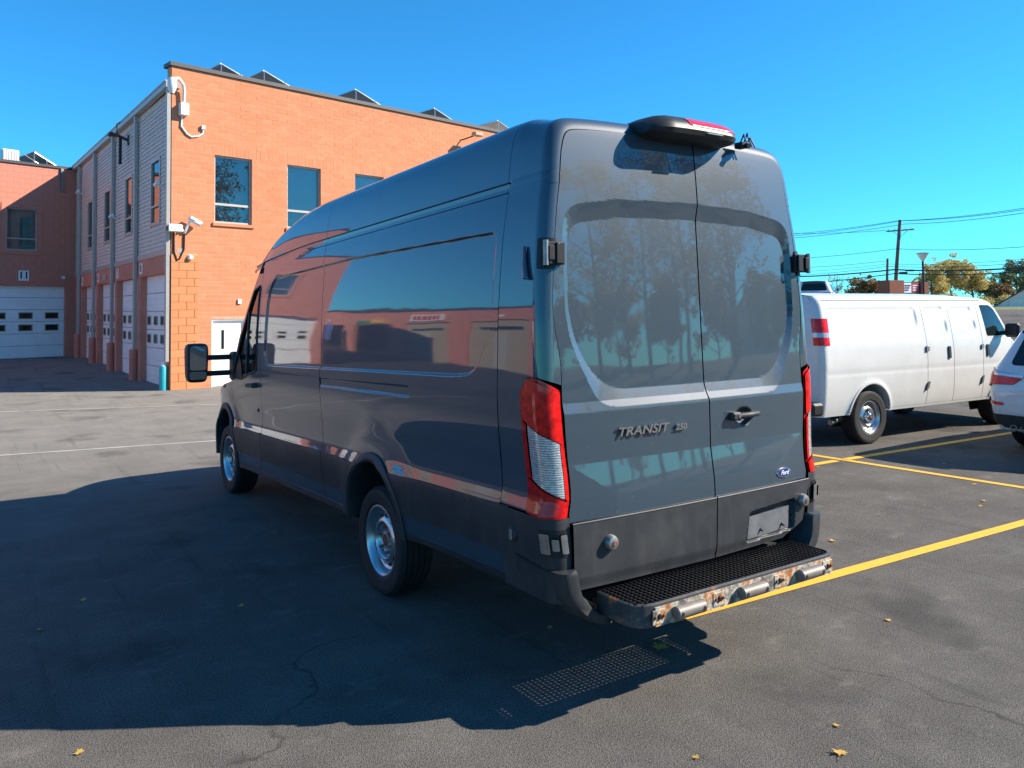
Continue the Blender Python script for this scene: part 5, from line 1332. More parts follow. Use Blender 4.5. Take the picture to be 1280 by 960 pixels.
# ---- white cargo van: long box with swing doors on the right-hand side
WZ = crv([.30, .42, .55, .70, .95, 1.10, 1.30, 1.40, 1.70, 1.90, 1.98, 2.04, 2.08], [.90, .935, .965, .985, 1.000, 1.003, .995, .985, .935, .888, .855, .80, .72])
SREC = [poly([(-.84, 1.41), (1.20, 1.41), (1.16, 1.90), (-.80, 1.90)], .06), poly([(1.40, 1.41), (1.92, 1.41), (1.86, 1.90), (1.36, 1.90)], .05), poly([(2.08, 1.41), (2.70, 1.41), (2.62, 1.90), (2.04, 1.90)], .05)]
tp_s = crv([-2, 3.0, 3.5, 3.9, 4.25, 4.42], [0, 0, .02, .06, .13, .24])
def W_sav(y, z):
    y = np.asarray(y, float); z = np.asarray(z, float); w = WZ(z)-tp_s(y)
    for P in SREC: w = w-.010*(1-sst(sdf(P, y, z), -.022, .004))
    w = w - .004*np.exp(-((z-1.0)/.03)**2) 
    return w + .016*np.exp(-(np.clip(np.hypot(y, z-.40)-.44, 0, 9)/.05)**2) + .010*np.exp(-(np.clip(np.hypot(y-3.43, z-.40)-.44, 0, 9)/.05)**2)
zt_s = crv([-1.2, -1.0, -.7, 2.0, 2.9, 3.2, 3.75, 4.05, 4.40, 4.6], [1.96, 2.045, 2.06, 2.06, 2.03, 1.97, 1.34, 1.20, 1.08, 1.00])
SAV = dict(W=W_sav, ztop=zt_s, zbot=.43, yr=crv([.3, .6, 1.2, 1.7, 2.05, 2.2], [-1.02, -1.02, -1.01, -.98, -.93, -.92]), yf=crv([.3, .6, .9, 1.1, 1.3], [4.42, 4.47, 4.45, 4.38, 4.2]), rc=.09, rcf=.16,
    seams=[1.32, 2.0, 2.79, 3.70], panel_names=['side_panel', 'side_door', 'side_door', 'cab_door', 'fender'], arches=[(0, .43, .40), (3.43, .43, .40)], wheel=(.372, .245, .215), rim_mat='wheel_silver', vents=4,
    side_parts=[('door_glass', poly([(2.94, 1.43), (3.58, 1.43), (3.28, 1.86), (3.18, 1.915), (2.90, 1.92)], .04), .003, 'car_glass', (-1, 1)),
        ('door_handle', poly([(1.84, 1.12), (1.90, 1.12), (1.90, 1.30), (1.84, 1.30)], .015), .018, 'black_plastic', (1,)), ('door_handle', poly([(2.88, 1.12), (2.94, 1.12), (2.94, 1.30), (2.88, 1.30)], .015), .018, 'black_plastic', (-1, 1)),
        ('door_hinge', poly([(1.27, 1.24), (1.34, 1.24), (1.36, 1.30), (1.28, 1.32)], .01), .02, 'dull_steel', (1,)), ('door_hinge', poly([(1.26, .66), (1.33, .70), (1.36, .80), (1.30, .78)], .01), .02, 'dull_steel', (1,)),
        ('door_hinge', poly([(2.72, 1.24), (2.79, 1.24), (2.79, 1.31), (2.73, 1.30)], .01), .02, 'dull_steel', (1,)), ('door_hinge', poly([(2.70, .68), (2.77, .72), (2.79, .82), (2.74, .80)], .01), .02, 'dull_steel', (1,)),
        ('sill_step', [(.46, .435), (2.98, .435), (2.98, .47), (.46, .47)], .006, 'white_van_paint', (-1, 1)), ('fuel_flap', poly([(.62, .85), (.80, .85), (.80, 1.03), (.62, 1.03)], .02), .002, 'white_van_paint', (-1,))],
    rear_parts=[('door_seam', [(-.004, .60), (.004, .60), (.004, 1.98), (-.004, 1.98)], .001, 'ink_black'), ('rear_glass', poly([(-.72, 1.42), (-.06, 1.42), (-.06, 1.86), (-.66, 1.86)], .05), .003, 'car_glass'), ('rear_glass', poly([(.06, 1.42), (.72, 1.42), (.66, 1.86), (.06, 1.86)], .05), .003, 'white_van_paint'),
        ('plate', poly([(-.16, .70), (.16, .70), (.16, .86), (-.16, .86)], .01), .006, 'sign_white')],
    front_parts=[('grille', poly([(-.5, .78), (.5, .78), (.5, 1.02), (-.5, 1.02)], .03), .01, 'black_plastic'), ('headlight', poly([(-.80, .80), (-.53, .80), (-.53, 1.0), (-.80, 1.0)], .03), .012, 'clear_lens'), ('headlight', poly([(.53, .80), (.80, .80), (.80, 1.0), (.53, 1.0)], .03), .012, 'clear_lens'), ('front_bumper', poly([(-.82, .44), (.82, .44), (.82, .66), (-.82, .66)], .04), .05, 'grey_cladding')],
    top_cuts=[3.0, 3.72], top_names=['roof', 'windscreen', 'bonnet'], crown=.02, roof_crown=.05)
TH = radians(-93); rt = Vector((cos(TH), sin(TH), 0)); fw = Vector((-sin(TH), cos(TH), 0))
G0 = Vector((7.131, 3.475, 0)) - rt*.965
sav = vehicle('cargo_van', tuple(G0), TH, 'white cargo van with dented side doors beside the yellow bay line', 'van', 'white_van_paint', SAV)
# tail lamps on the corners, bumper, exhaust, mirror, drip rail, emblem
for sg in (-1, 1):
    tl = empty('tail_lamp'); tl.parent = sav; rows_r = []; 
    for z0, z1, mt, nm in ((1.385, 1.495, 'red_lens', 'red_lens'), (1.495, 1.555, 'clear_lens', 'clear_lens'), (1.555, 1.745, 'red_lens', 'red_lens')):
        rows = []
        for z in np.linspace(z0, z1, 5):
            yy = float(SAV['yr'](z)); w = float(W_sav(yy+.09, z)); row = [(sg*(w+.006), yy+.15, z)]
            for th in np.linspace(0, pi/2, 9): row.append((sg*(w-.09+.097*cos(th)), yy+.09-.097*sin(th), z))
            row.append((sg*(w-.14), yy-.007, z)); rows.append(row)
        loft(nm, rows, mt, tl, angle=60)
    mb = MB(); mb.box(*sorted((sg*1.02, sg*1.24)), 3.36, 3.46, 1.40, 1.62, bev=.03); mb.box(*sorted((sg*.90, sg*1.04)), 3.38, 3.44, 1.44, 1.50, bev=.01); mb.build('mirror', 'black_plastic', sav)
    rows = [[(sg*(float(W_sav(y, 1.99))+.004), y, 1.985), (sg*(float(W_sav(y, 1.99))+.018), y, 1.992), (sg*(float(W_sav(y, 1.99))+.004), y, 2.005)] for y in np.linspace(-.85, 3.0, 20)]; loft('drip_rail', rows, 'white_van_paint', sav)
mb = MB(); mb.box(-.98, .98, -1.20, -.98, .46, .63, bev=.03); mb.build('rear_bumper', 'black_plastic', sav)
mb = MB(); mb.tube([(.62, .3, .40), (.74, -.3, .36), (.86, -.72, .34)], .035, 12); mb.build('exhaust_pipe', 'dull_steel', sav, True)
text_mesh('emblem', 'GMC', .09, .004, 'sign_red', sav, Matrix.Translation((.66, -1.035, .93)) @ Matrix.Rotation(pi/2, 4, 'X'), 0, 1.2, .002)
hub = lathe('hub_emblem', [(0, .004), (.018, .004), (.020, 0)], (.972, 0, .372), (1, 0, 0), 'sign_red', sav, 16)
lathe('hub_dome', [(0, .036), (.04, .036), (.05, .03), (.065, .01), (.07, -.04)], (.935, 0, .372), (1, 0, 0), 'chrome', sav, 24)

# ---- sport utility car, several in the lot and across it
WZ_u = crv([.20, .32, .45, .62, .80, .95, 1.05, 1.20, 1.40, 1.55, 1.62, 1.66], [.80, .86, .905, .935, .945, .935, .915, .85, .755, .68, .63, .56])
tp_u = crv([-1.2, -.95, -.6, 0, 2.8, 3.2, 3.5, 3.75], [.10, .05, .012, 0, 0, .02, .08, .20])
def W_suv(y, z):
    y = np.asarray(y, float); z = np.asarray(z, float)
    w = WZ_u(z)-tp_u(y); w = w - .010*np.exp(-((z-.70-.02*(y-1.4))/.05)**2) + .012*np.exp(-((z-.86)/.03)**2)
    return w
zt_u = crv([-1.0, -.72, -.50, .2, 1.2, 1.75, 2.55, 3.0, 3.5, 3.72, 3.9], [1.40, 1.56, 1.615, 1.635, 1.64, 1.56, 1.075, 1.02, .93, .82, .70])
gls = [poly([(-.42, 1.10), (.10, 1.07), (.14, 1.46), (-.30, 1.44)], .05), poly([(.18, 1.065), (.98, 1.035), (.98, 1.49), (.22, 1.475)], .04), poly([(1.06, 1.03), (2.12, 1.00), (1.62, 1.42), (1.42, 1.48), (1.06, 1.495)], .04)]
SUV = dict(W=W_suv, ztop=zt_u, zbot=.30, yr=crv([.2, .35, .55, .75, .92, 1.02, 1.12, 1.4, 1.6, 1.7], [-.84, -.90, -.945, -.94, -.915, -.90, -.83, -.67, -.56, -.52]), yf=crv([.2, .4, .6, .85, 1.0], [3.62, 3.70, 3.73, 3.68, 3.55]), rc=.16, rcf=.22,
    seams=[.14, 1.02, 2.16], panel_names=['quarter_panel', 'rear_door', 'front_door', 'fender'], arches=[(0, .39, .36), (2.81, .39, .36)], wheel=(.362, .235, .245), vents=5, arch_mat='grey_cladding',
    side_parts=[('side_glass', g, .004, 'car_glass', (-1, 1)) for g in gls] + [('sill_trim', [(.42, .31), (2.40, .31), (2.40, .40), (.42, .40)], .012, 'grey_cladding', (-1, 1)), ('door_handle', poly([(.24, .93), (.40, .93), (.40, .96), (.24, .96)], .01), .025, 'white_car_paint', (-1, 1)), ('door_handle', poly([(1.12, .91), (1.30, .91), (1.30, .94), (1.12, .94)], .01), .025, 'white_car_paint', (-1, 1))],
    rear_parts=[('rear_glass', poly([(-.66, 1.13), (.66, 1.13), (.55, 1.52), (-.55, 1.52)], .07), .004, 'car_glass'), ('bumper_trim', poly([(-.74, .33), (.74, .33), (.76, .50), (-.76, .50)], .05), .006, 'grey_cladding'), ('skid_plate', poly([(-.50, .31), (.50, .31), (.42, .41), (-.42, .41)], .03), .014, 'silver_plastic'),
        ('plate_recess', poly([(-.30, .74), (.30, .74), (.27, .90), (-.27, .90)], .02), -.004, 'grey_cladding'), ('plate', poly([(-.16, .77), (.16, .77), (.16, .87), (-.16, .87)], .008), .008, 'sign_white'), ('roof_spoiler', poly([(-.60, 1.545), (.60, 1.545), (.56, 1.60), (-.56, 1.60)], .02), .05, 'dark_car_paint')],
    front_parts=[('grille', poly([(-.34, .62), (.34, .62), (.30, .80), (-.30, .80)], .05), .008, 'black_plastic'), ('headlight', poly([(-.66, .68), (-.40, .66), (-.38, .78), (-.66, .80)], .03), .012, 'clear_lens'), ('headlight', poly([(.40, .66), (.66, .68), (.66, .80), (.38, .78)], .03), .012, 'clear_lens'), ('lower_intake', poly([(-.60, .36), (.60, .36), (.54, .50), (-.54, .50)], .04), .006, 'black_plastic')],
    top_cuts=[1.66, 2.52], top_names=['roof', 'windscreen', 'bonnet'], crown=.04, roof_crown=.035)
def make_suv(loc, rz, label, paint, group=None):
    V = dict(SUV)
    V['side_parts'] = [(a, b, c, (paint if d == 'white_car_paint' else d), e) for a, b, c, d, e in SUV['side_parts']]
    c = vehicle('utility_car', loc, rz, label, 'car', paint, V, group)
    for sg in (-1, 1):
        # wrap-round tail lamp in two pieces, reflector, exhaust, mirror
        def cs(s, z, off=0.0, sg=sg):
            """s<0 along the side, s>0 across the rear"""
            s = np.asarray(s, float); z = np.asarray(z, float); yy = SUV['yr'](z); rc = .16; w = W_suv(yy+rc, z); th = np.clip((s+.126)/.16, 0, pi/2)
            x = w-rc+(rc+off)*np.cos(th); y = yy+rc-(rc+off)*np.sin(th); y = y+np.where(s < -.126, -(s+.126), 0); ex = np.clip(s-.126, 0, 9); x = x-ex
            y = y-np.where(s > .126, .04*(1-np.clip((w-rc-ex)/(w-rc), 0, 1)**2), 0)
            return np.stack([sg*x, y, z], 1)
        dirv = (sg*.7, -.7, 0)
        tl = empty('tail_lamp'); tl.parent = c
        patch('red_lens', poly([(-.14, .87), (-.10, 1.09), (.03, 1.07), (.02, .85)], .02), lambda s, z: cs(s, z, .014), 'red_lens', tl, dirv, du=.02, dv=.03, step=.02)
        patch('red_lens', poly([(.03, .88), (.035, 1.00), (.40, .975), (.30, .89)], .015), lambda s, z: cs(s, z, .014), 'red_lens', tl, dirv, du=.02, dv=.03, step=.02)
        patch('clear_lens', poly([(.035, 1.005), (.03, 1.06), (.42, 1.01), (.40, .98)], .01), lambda s, z: cs(s, z, .014), 'clear_lens', tl, dirv, du=.02, dv=.02, step=.02)
        patch('reflector', poly([(-.04, .625), (-.04, .665), (.16, .655), (.16, .62)], .008), lambda s, z: cs(s, z, .012), 'red_lens', c, dirv, du=.02, dv=.02, step=.02)
        patch('bumper_trim', [(-.30, .36), (-.30, .50), (-.1, .50), (.16, .50), (.16, .36)], lambda s, z: cs(s, z, .006), 'grey_cladding', c, dirv, du=.02, dv=.03, step=.02)
        mb = MB(); mb.box(*sorted((sg*.90, sg*1.06)), 1.86, 2.0, .98, 1.10, bev=.03); mb.build('mirror', paint, c)
    for x in (-.60, -.48): lathe('tailpipe', [(.030, .10), (.030, -.03), (.042, -.03), (.042, .10)], (x, -.90, .335), (0, 1, 0), 'dull_steel', c, 18)
    return c
fdir = radians(1); 
def suv_at(rear_left_corner, ang, **kw):
    f = Vector((cos(ang), sin(ang), 0)); rgt = Vector((sin(ang), -cos(ang), 0)); p = Vector(rear_left_corner)+rgt*.90+f*.92
    return make_suv((p.x, p.y, float(ground_z(p.x, p.y))), ang-pi/2, **kw)
suv_at((7.80, 2.23, 0), fdir, label='white utility car with red wrap round tail lamps parked beside the white cargo van', paint='white_car_paint')
p = pix_depth(1033, 385, 42); suv_at((p.x-1.2, p.y+1.0, 0), radians(30), label='silver white utility car on the higher ground behind the white cargo van', paint='white_car_paint')
# ================================================================== BACKGROUND BY THE STREET
def gz1(x, y): return float(ground_z(x, y))
# sign pylon
A = pix_depth(1111, 385, 46); B = pix_depth(1160, 385, 47); zt_ = pix_depth(1130, 350, 46).z; zg = gz1(A.x, A.y)
ang = atan2(B.y-A.y, B.x-A.x); L = hypot(B.x-A.x, B.y-A.y)
py = empty('sign_pylon', (A.x, A.y, zg), ang, 'low brick pylon sign with four coloured panels by the street', 'sign')
hh = zt_-zg
MB().box(0, L*.37, -.1, .8, 0, hh, bev=.01).build('brick_pier', 'sign_brick', py); MB().box(L*.82, L, -.1, .8, 0, hh*.94, bev=.01).build('brick_pier', 'sign_brick', py)
MB().box(L*.37, L*.82, .05, .6, 0, hh-.10).build('sign_cabinet', 'black_metal', py)
for i, (m_, tcol, txt) in enumerate((('sign_white', 'ink_black', ''), ('sign_red', 'sign_white', ''), ('sign_blue', 'sign_white', ''), ('sign_green', 'sign_white', ''))):
    x0 = L*(.40+.20*(i % 2)); z1 = hh-.14-.62*(i//2); pn = MB().box(x0, x0+L*.19, .02, .048, z1-.58, z1).build('sign_panel', m_, py)
    for k in range(3): MB().box(x0+.06, x0+L*.19-.06-.08*k, .010, .018, z1-.20-.13*k, z1-.13-.13*k).build('lettering', tcol, pn)
# lamp post
p = pix_depth(1155, 385, 41); zg = gz1(p.x, p.y); zt_ = pix_depth(1155, 316, 41).z-zg
lp = empty('lamp_post', (p.x, p.y, zg), 0, 'black lamp post with an upturned cone lantern in front of the pylon', 'street lamp')
lathe('post', [(.10, 0), (.07, .1), (.055, .4), (.05, zt_-.4)], (0, 0, 0), (0, 0, 1), 'black_metal', lp, 14); lathe('lantern', [(.05, zt_-.42), (.10, zt_-.36), (.30, zt_-.03), (.31, zt_-.02)], (0, 0, 0), (0, 0, 1), 'glass_globe', lp, 8); lathe('lantern_lid', [(0, zt_+.02), (.20, zt_+.01), (.33, zt_-.02), (.31, zt_-.03), (0, zt_-.03)], (0, 0, 0), (0, 0, 1), 'black_metal', lp, 8)
# utility poles
def upole(px, ptop, D, lean_, label, arm=True, r=.14):
    p = pix_depth(px, 385, D); zg = gz1(p.x, p.y); t = pix_depth(ptop[0], ptop[1], D)
    u = empty('utility_pole', (p.x, p.y, zg), 0, label, 'utility pole'); top = Vector((t.x-p.x, t.y-p.y, t.z-zg))
    MB().tube([Vector((0, 0, -.5)), top*.5, top], [r*1.15, r, r*.8], 12).build('pole', 'pole_wood', u, True)
    if arm:
        ax = Vector((r_.x, r_.y, 0)).normalized(); c = top-Vector((0, 0, .95)); 
        d = (Matrix.Rotation(radians(-4), 3, f_) @ ax)
        MB().tube([c-d*1.25, c+d*1.25], .065, 8).build('cross_arm', 'pole_wood', u, True)
        for q in (-1.1, -.5, .5, 1.1): lathe('insulator', [(0, .16), (.03, .15), (.045, .09), (.03, .0)], c+d*q+Vector((0, 0, .05)), (0, 0, 1), 'glass_globe', u, 8)
        MB().tube([c-d*.75, c-Vector((0, 0, .6)), c+d*.75], .02, 6).build('arm_brace', 'dull_steel', u, True)
    return Vector((p.x, p.y, zg))+top
T1 = upole(1117, (1125, 275), 74, 0, 'tall leaning wooden utility pole with a cross arm', True, .17)
T2 = upole(1108, (1109.5, 323), 88, 0, 'short bare utility pole behind the brick pylon', False, .15)
def wire(pts, r, label):
    P = []
    for a, b in zip(pts[:-1], pts[1:]):
        a, b = Vector(a), Vector(b); n = 14; sag = (b-a).length*.012
        for i in range(n): t = i/n; q = a.lerp(b, t); q.z -= sag*4*t*(1-t); P.append(q)
    P.append(Vector(pts[-1])); o = MB().tube(P, r, 5).build('overhead_wire', 'cable_black', None, True); tag(o, label, 'wire', 'overhead wires along the street'); return o
far = lambda px, py, D: pix_depth(px, py, D)
for i, (l, m_, rr, r) in enumerate((((930, 296), (1122, 276), (1300, 257), .022), ((930, 299), (1127, 276), (1300, 259), .022), ((930, 301), (1131, 280), (1300, 263), .022), ((930, 289), (1108, 288), None, .018), ((930, 325), (1120, 311), (1300, 307), .022), ((930, 335), (1109, 326), None, .02), ((930, 341), (1109, 330), (1300, 322), .016), ((930, 346), (1109, 333), (1300, 327), .02), ((930, 346), (1118, 337), (1300, 333), .065), ((930, 357), (1118, 342), (1300, 338), .045))):
    pts = [far(*l, 96), far(*m_, 74)]+([far(*rr, 58)] if rr else [])
    wire(pts, r, ['topmost wire over the pole top', 'second wire just under the pole top', 'third wire beside the pole top', 'wire ending at the cross arm', 'single wire halfway up the tall pole', 'wire ending at the short pole top', 'thin wire just under the short pole top', 'wire below the short pole top', 'thick bundled cable low on the poles', 'lowest cable on the poles'][i])
for px, py_ in ((1137, 338), (1129, 341)):
    p = far(px, py_, 72); o = MB().cyl(p-r_*.35, p+r_*.35, .09, n=10).build('cable_splice', 'cable_black', None, True); tag(o, 'black splice case on the bundled cable, %s' % ('upper one' if py_ < 340 else 'lower one hanging from the lowest cable'), 'splice case')
# ---- trees
def leaf_cloud(name, centers, radii, n, size, mat, par, flat=.8):
    C = np.array(centers); Rr = np.array(radii); pk = rng.choice(len(C), n, p=Rr**2/(Rr**2).sum())
    d = rng.normal(size=(n, 3)); d /= np.linalg.norm(d, axis=1)[:, None]; rad = Rr[pk]*rng.uniform(.25, 1.0, n)**.5
    P = C[pk]+d*rad[:, None]*np.array([1, 1, flat]); a = rng.normal(size=(n, 3)); a /= np.linalg.norm(a, axis=1)[:, None]; b = np.cross(a, rng.normal(size=(n, 3))); b /= np.linalg.norm(b, axis=1)[:, None]
    s = size*rng.uniform(.6, 1.3, n)[:, None]
    v = np.stack([P-a*s, P+b*s*.55, P+a*s, P-b*s*.55], 1).reshape(-1, 3); f = np.arange(n*4).reshape(n, 4)
    me = bpy.data.meshes.new(name); me.vertices.add(n*4); me.vertices.foreach_set('co', v.ravel()); me.loops.add(n*4); me.loops.foreach_set('vertex_index', f.ravel().astype(np.int32)); me.polygons.add(n); me.polygons.foreach_set('loop_start', (np.arange(n)*4).astype(np.int32)); me.update(); me.validate()
    return link(name, me, par, mat)
def tree(x, y, h, spread, label, leaf='leaves_yellow', n=2500, size=.16, group=None, clumps=16, base=.3, tr=.022):
    t = empty('tree', (x, y, gz1(x, y)), rng.uniform(0, 6), label, 'tree', group); mb = MB(); tips = []; rad = []
    top = Vector((rng.normal()*.2, rng.normal()*.2, h*.8)); mb.tube([Vector((0, 0, -.2)), Vector((0, 0, h*.25)), top*.6, top], [h*tr, h*tr*.82, h*tr*.55, h*tr*.18], 7)
    for k in range(clumps):
        f = rng.uniform(base, .95); s = top*f; a = rng.uniform(0, 2*pi); L = spread*(1-.55*f)*rng.uniform(.55, 1.05)
        e = s+Vector((cos(a)*L, sin(a)*L, L*rng.uniform(.35, 1.0))); m_ = s.lerp(e, .5)+Vector((rng.normal()*.1*L, rng.normal()*.1*L, -.05*L)); w = h*tr*.45*(1.2-f)
        mb.tube([s, m_, e], [w, w*.6, w*.2], 5); tips += [e, m_.lerp(e, .5)]; rad += [spread*rng.uniform(.16, .34), spread*rng.uniform(.14, .26)]
        for q in range(3):
            e2 = m_.lerp(e, rng.uniform(.2, 1))+Vector(rng.normal(size=3))*float(spread*.24); mb.tube([m_.lerp(e, .4*q/2), e2], [w*.4, w*.1], 4); tips.append(e2); rad.append(spread*rng.uniform(.08, .20))
    mb.build('trunk', 'bark', t, True)
    if n: leaf_cloud('crown', [tuple(p) for p in tips], rad, n, size, leaf, t)
    return t
spots = [(1164, 92, 7.2, 'leaves_yellow', 'pale yellow loose tree right behind the lamp post', 3200), (1190, 98, 9.5, 'leaves_yellow', 'tallest yellow tree rising over the white cargo van roof', 5200), (1217, 95, 8.0, 'leaves_yellow', 'thinning yellow tree between the tall yellow tree and the green one', 3200), (1238, 100, 6.0, 'leaves_green', 'low dark green tree left of the glazed gable roof', 3000), (1272, 105, 9.6, 'leaves_green', 'green and yellow tree rising behind the glazed gable roof', 4200), (1090, 88, 6.0, 'leaves_rust', 'rust coloured small tree left of the short utility pole', 2400), (1073, 90, 6.8, 'leaves_rust', 'thin rusty tree behind the car on the higher ground', 1300), (1003, 95, 6.6, 'leaves_yellow', 'yellow tree left of the car on the higher ground', 2200), (1048, 92, 7.5, 'leaves_rust', 'nearly bare grey tree over the car on the higher ground', 120), (1104, 96, 5.4, 'leaves_yellow', 'small yellow tree just left of the brick pylon', 1500), (1256, 84, 4.2, 'leaves_rust', 'low rusty bush beside the glazed gable roof', 1800)]
for px, D, h, lf, lab, n in spots:
    p = pix_depth(px, 385, D); h *= .72 if px > 1150 else .60; tree(p.x, p.y, h, h*.40, lab, lf, int(n*1.7), .12, 'trees along the street', 22)
for px, D, lf, lab in ((1226, 70, 'leaves_yellow', 'round yellow shrub under the glazed gable roof'), (1243, 72, 'leaves_green', 'green shrub under the middle of the glazed gable roof'), (1262, 70, 'leaves_yellow', 'yellow shrub by the post of the glazed gable roof'), (1279, 71, 'leaves_yellow', 'yellow shrub at the far side of the glazed gable roof')):
    p = pix_depth(px, 385, D); s = empty('shrub', (p.x, p.y, gz1(p.x, p.y)), 0, lab, 'shrub', 'shrubs by the glazed shelter')
    leaf_cloud('foliage', [(rng.normal()*.6, rng.normal()*.6, .5+.5*rng.random()) for _ in range(8)], [.5]*8, 900, .09, lf, s); MB().tube([(0, 0, -.1), (.1, .05, .8)], .03, 5).build('stem', 'bark', s, True)
# glazed gable shelter on the right
D = 60; apex = pix_depth(1283, 361, D); eL = pix_depth(1241, 385, D); eR = pix_depth(1326, 383, D); 
sh = empty('shelter', (apex.x, apex.y, gz1(apex.x, apex.y)), 0, 'open shelter with a glazed white gable and grey roof beyond the white van', 'shelter'); o_ = Vector(sh.location)
a, l, r = apex-o_, eL-o_, eR-o_; pr_ = pix_ray(1283, 380); dep = Vector((pr_.x, pr_.y, 0)).normalized()*6
mesh('gable_glass', [l, r, a], [(0, 1, 2)], 'glass_globe', sh)
fr = MB()
for p0, p1 in ((l, a), (a, r), (l, r)): fr.tube([p0-dep*.01, p1-dep*.01], .09, 6)
for f in (.25, .5, .75):
    b = l.lerp(r, f); tpt = l.lerp(a, f*2) if f <= .5 else a.lerp(r, f*2-1); fr.tube([b-dep*.012, tpt-dep*.012], .03, 5)
fr.tube([l.lerp(a, .5)-dep*.012, a.lerp(r, .5)-dep*.012], .03, 5); fr.build('gable_frame', 'sign_white', sh, True)
th = Vector((0, 0, .12))
for e in (l, r): MB().add([e-dep*.06, a-dep*.06, a+dep, e+dep, e-dep*.06+th, a-dep*.06+th, a+dep+th, e+dep+th], [(0, 1, 2, 3), (7, 6, 5, 4), (0, 4, 5, 1), (1, 5, 6, 2), (2, 6, 7, 3), (3, 7, 4, 0)]).build('roof_slope', 'roof_shingle', sh)
fas = MB(); fas.add([l+Vector((0, 0, -.30)), r+Vector((0, 0, -.30)), r, l, l+dep*.03+Vector((0, 0, -.30)), r+dep*.03+Vector((0, 0, -.30)), r+dep*.03, l+dep*.03], [(0, 1, 2, 3), (7, 6, 5, 4), (0, 4, 5, 1), (1, 5, 6, 2), (2, 6, 7, 3), (3, 7, 4, 0)]); fas.build('fascia', 'metal_trim', sh)
for f in (.32, .68):
    b = l.lerp(r, f); MB().box(b.x-.09, b.x+.09, b.y-.09, b.y+.09, 0, b.z).build('post', 'sign_white', sh)
    bb = b+dep*.9; MB().box(bb.x-.09, bb.x+.09, bb.y-.09, bb.y+.09, 0, b.z).build('post', 'sign_white', sh)
# grass verge along the street
rows = []
for t in np.linspace(0, 1, 30):
    p = pix_depth(980+360*t, 385, 50); q = p+dep*1.3; zg = 1.72
    rows.append([(p.x, p.y, zg+.01), (p.x+dep.x*.3, p.y+dep.y*.3, zg+.12), (q.x, q.y, zg+.22), (q.x+dep.x*3, q.y+dep.y*3, zg+.2)])
plain('grass_ground', (.13, .14, .04), .95, var=.35, scale=1.2, bmp=.6, bscale=12)
tag(loft('grass_verge', rows, 'grass_ground'), kind='structure')

# ================================================================== ACROSS THE LOT (seen mirrored in the van)
LB = empty('low_garage_building', (-19, 9, 0), pi/2, 'low single storey red garage building across the lot', 'building')
# local x runs along +Y of the world, outward (+X of the world) is -y locally
LH = 4.5; LLen = 48
bayx = [(2.2+7.2*k, 7.4+7.2*k) for k in range(6)]
wall_with_holes('front_wall', 0, LLen, 0, LH, [(a, b, -1, 3.2) for a, b in bayx], .3, 'red_stucco', LB)
MB().box(-.1, LLen+.1, -.08, .45, LH, LH+.12).build('coping', 'dark_coping', LB); MB().box(0, LLen, .3, 12, LH-.3, LH-.1).build('roof_deck', 'dark_coping', LB); MB().box(0, .3, .3, 12, 0, LH).build('end_wall', 'red_stucco', LB); MB().box(LLen-.3, LLen, .3, 12, 0, LH).build('end_wall', 'red_stucco', LB); MB().box(.3, LLen-.3, 11.7, 12, 0, LH-.3).build('back_wall', 'red_stucco', LB)
FL_ = Matrix.Rotation(pi, 4, 'Z')
for k, (a, b) in enumerate(bayx):
    if k in (2, 3):
        for j in range(6): MB().box(a-.02, b+.02, .16, .20, j*.53, j*.53+.522).build('door_section', 'tan_door', LB)
        MB().box(a+.7, b-.7, .145, .158, 2.05, 2.35).build('door_window', 'car_glass', LB); MB().box(a+2, a+3.2, .10, .158, .02, 1.75).build('wicket_door', 'concrete', LB)
    elif k == 0 or k == 1:
        garage_door(LB, FL_, -b-.02, -a+.02, 0, 3.22, 6, (2, 3), 4, -.16)
    for s_ in (a+2.4,): MB().box(s_, s_+.35, -.02, -.002, 3.5, 3.8).build('number_plate', 'sign_white', LB)
MB().box(bayx[3][0]+.6, bayx[3][0]+4.6, -.10, -.003, 3.45, 4.15).build('fascia_sign', 'sign_white', LB)
for i in range(6): MB().box(bayx[3][0]+1.0+i*.56, bayx[3][0]+1.42+i*.56, -.13, -.10, 3.58, 4.05, bev=.01).build('sign_letter_block', 'sign_red', LB)
MB().box(bayx[4][0]+.8, bayx[4][0]+2.6, -.10, -.003, 3.35, 3.85).build('fascia_sign', 'flag_yellow', LB); MB().box(bayx[4][0]+2.9, bayx[4][0]+4.8, -.10, -.003, 3.35, 3.75).build('fascia_sign', 'sign_green', LB)
for (x, y, m_, lab) in ((-17.6, 9+bayx[4][1]+.4, 'flag_blue', 'blue feather flag by an open bay of the low building'), (-17.6, 9+bayx[5][1]+.2, 'flag_green', 'green feather flag by the farthest bay of the low building')):
    fl = empty('feather_flag', (x, y, gz1(x, y)), 0, lab, 'flag'); MB().tube([(0, 0, 0), (0, 0, 2.6), (.05, .15, 3.1), (.05, .5, 3.25)], .02, 6).build('flag_pole', 'dull_steel', fl, True)
    P = [(0, .02, .6), (0, .62, .8), (0, .75, 2.6), (0, .55, 3.2), (0, .15, 3.08), (0, .02, 2.6)]; mesh('flag_cloth', P+[(.012, y_, z_) for _, y_, z_ in P], [tuple(range(6)), tuple(range(11, 5, -1))]+[(i, (i+1) % 6, 6+(i+1) % 6, 6+i) for i in range(6)], m_, fl)
make_suv((-8.2, 3.0, 0), radians(-100), 'white utility car facing the dark van from across the lot', 'white_car_paint')
make_suv((-11.5, 9.5, 0), radians(115), 'black utility car parked in front of the low garage building', 'dark_car_paint')
make_suv((-14.0, 14.5, 0), radians(120), 'black utility car next to the first black car by the low building', 'dark_car_paint')
tree(-27, 22, 9, 3.4, 'green tree rising behind the low garage building', 'leaves_green', 3000, .2)
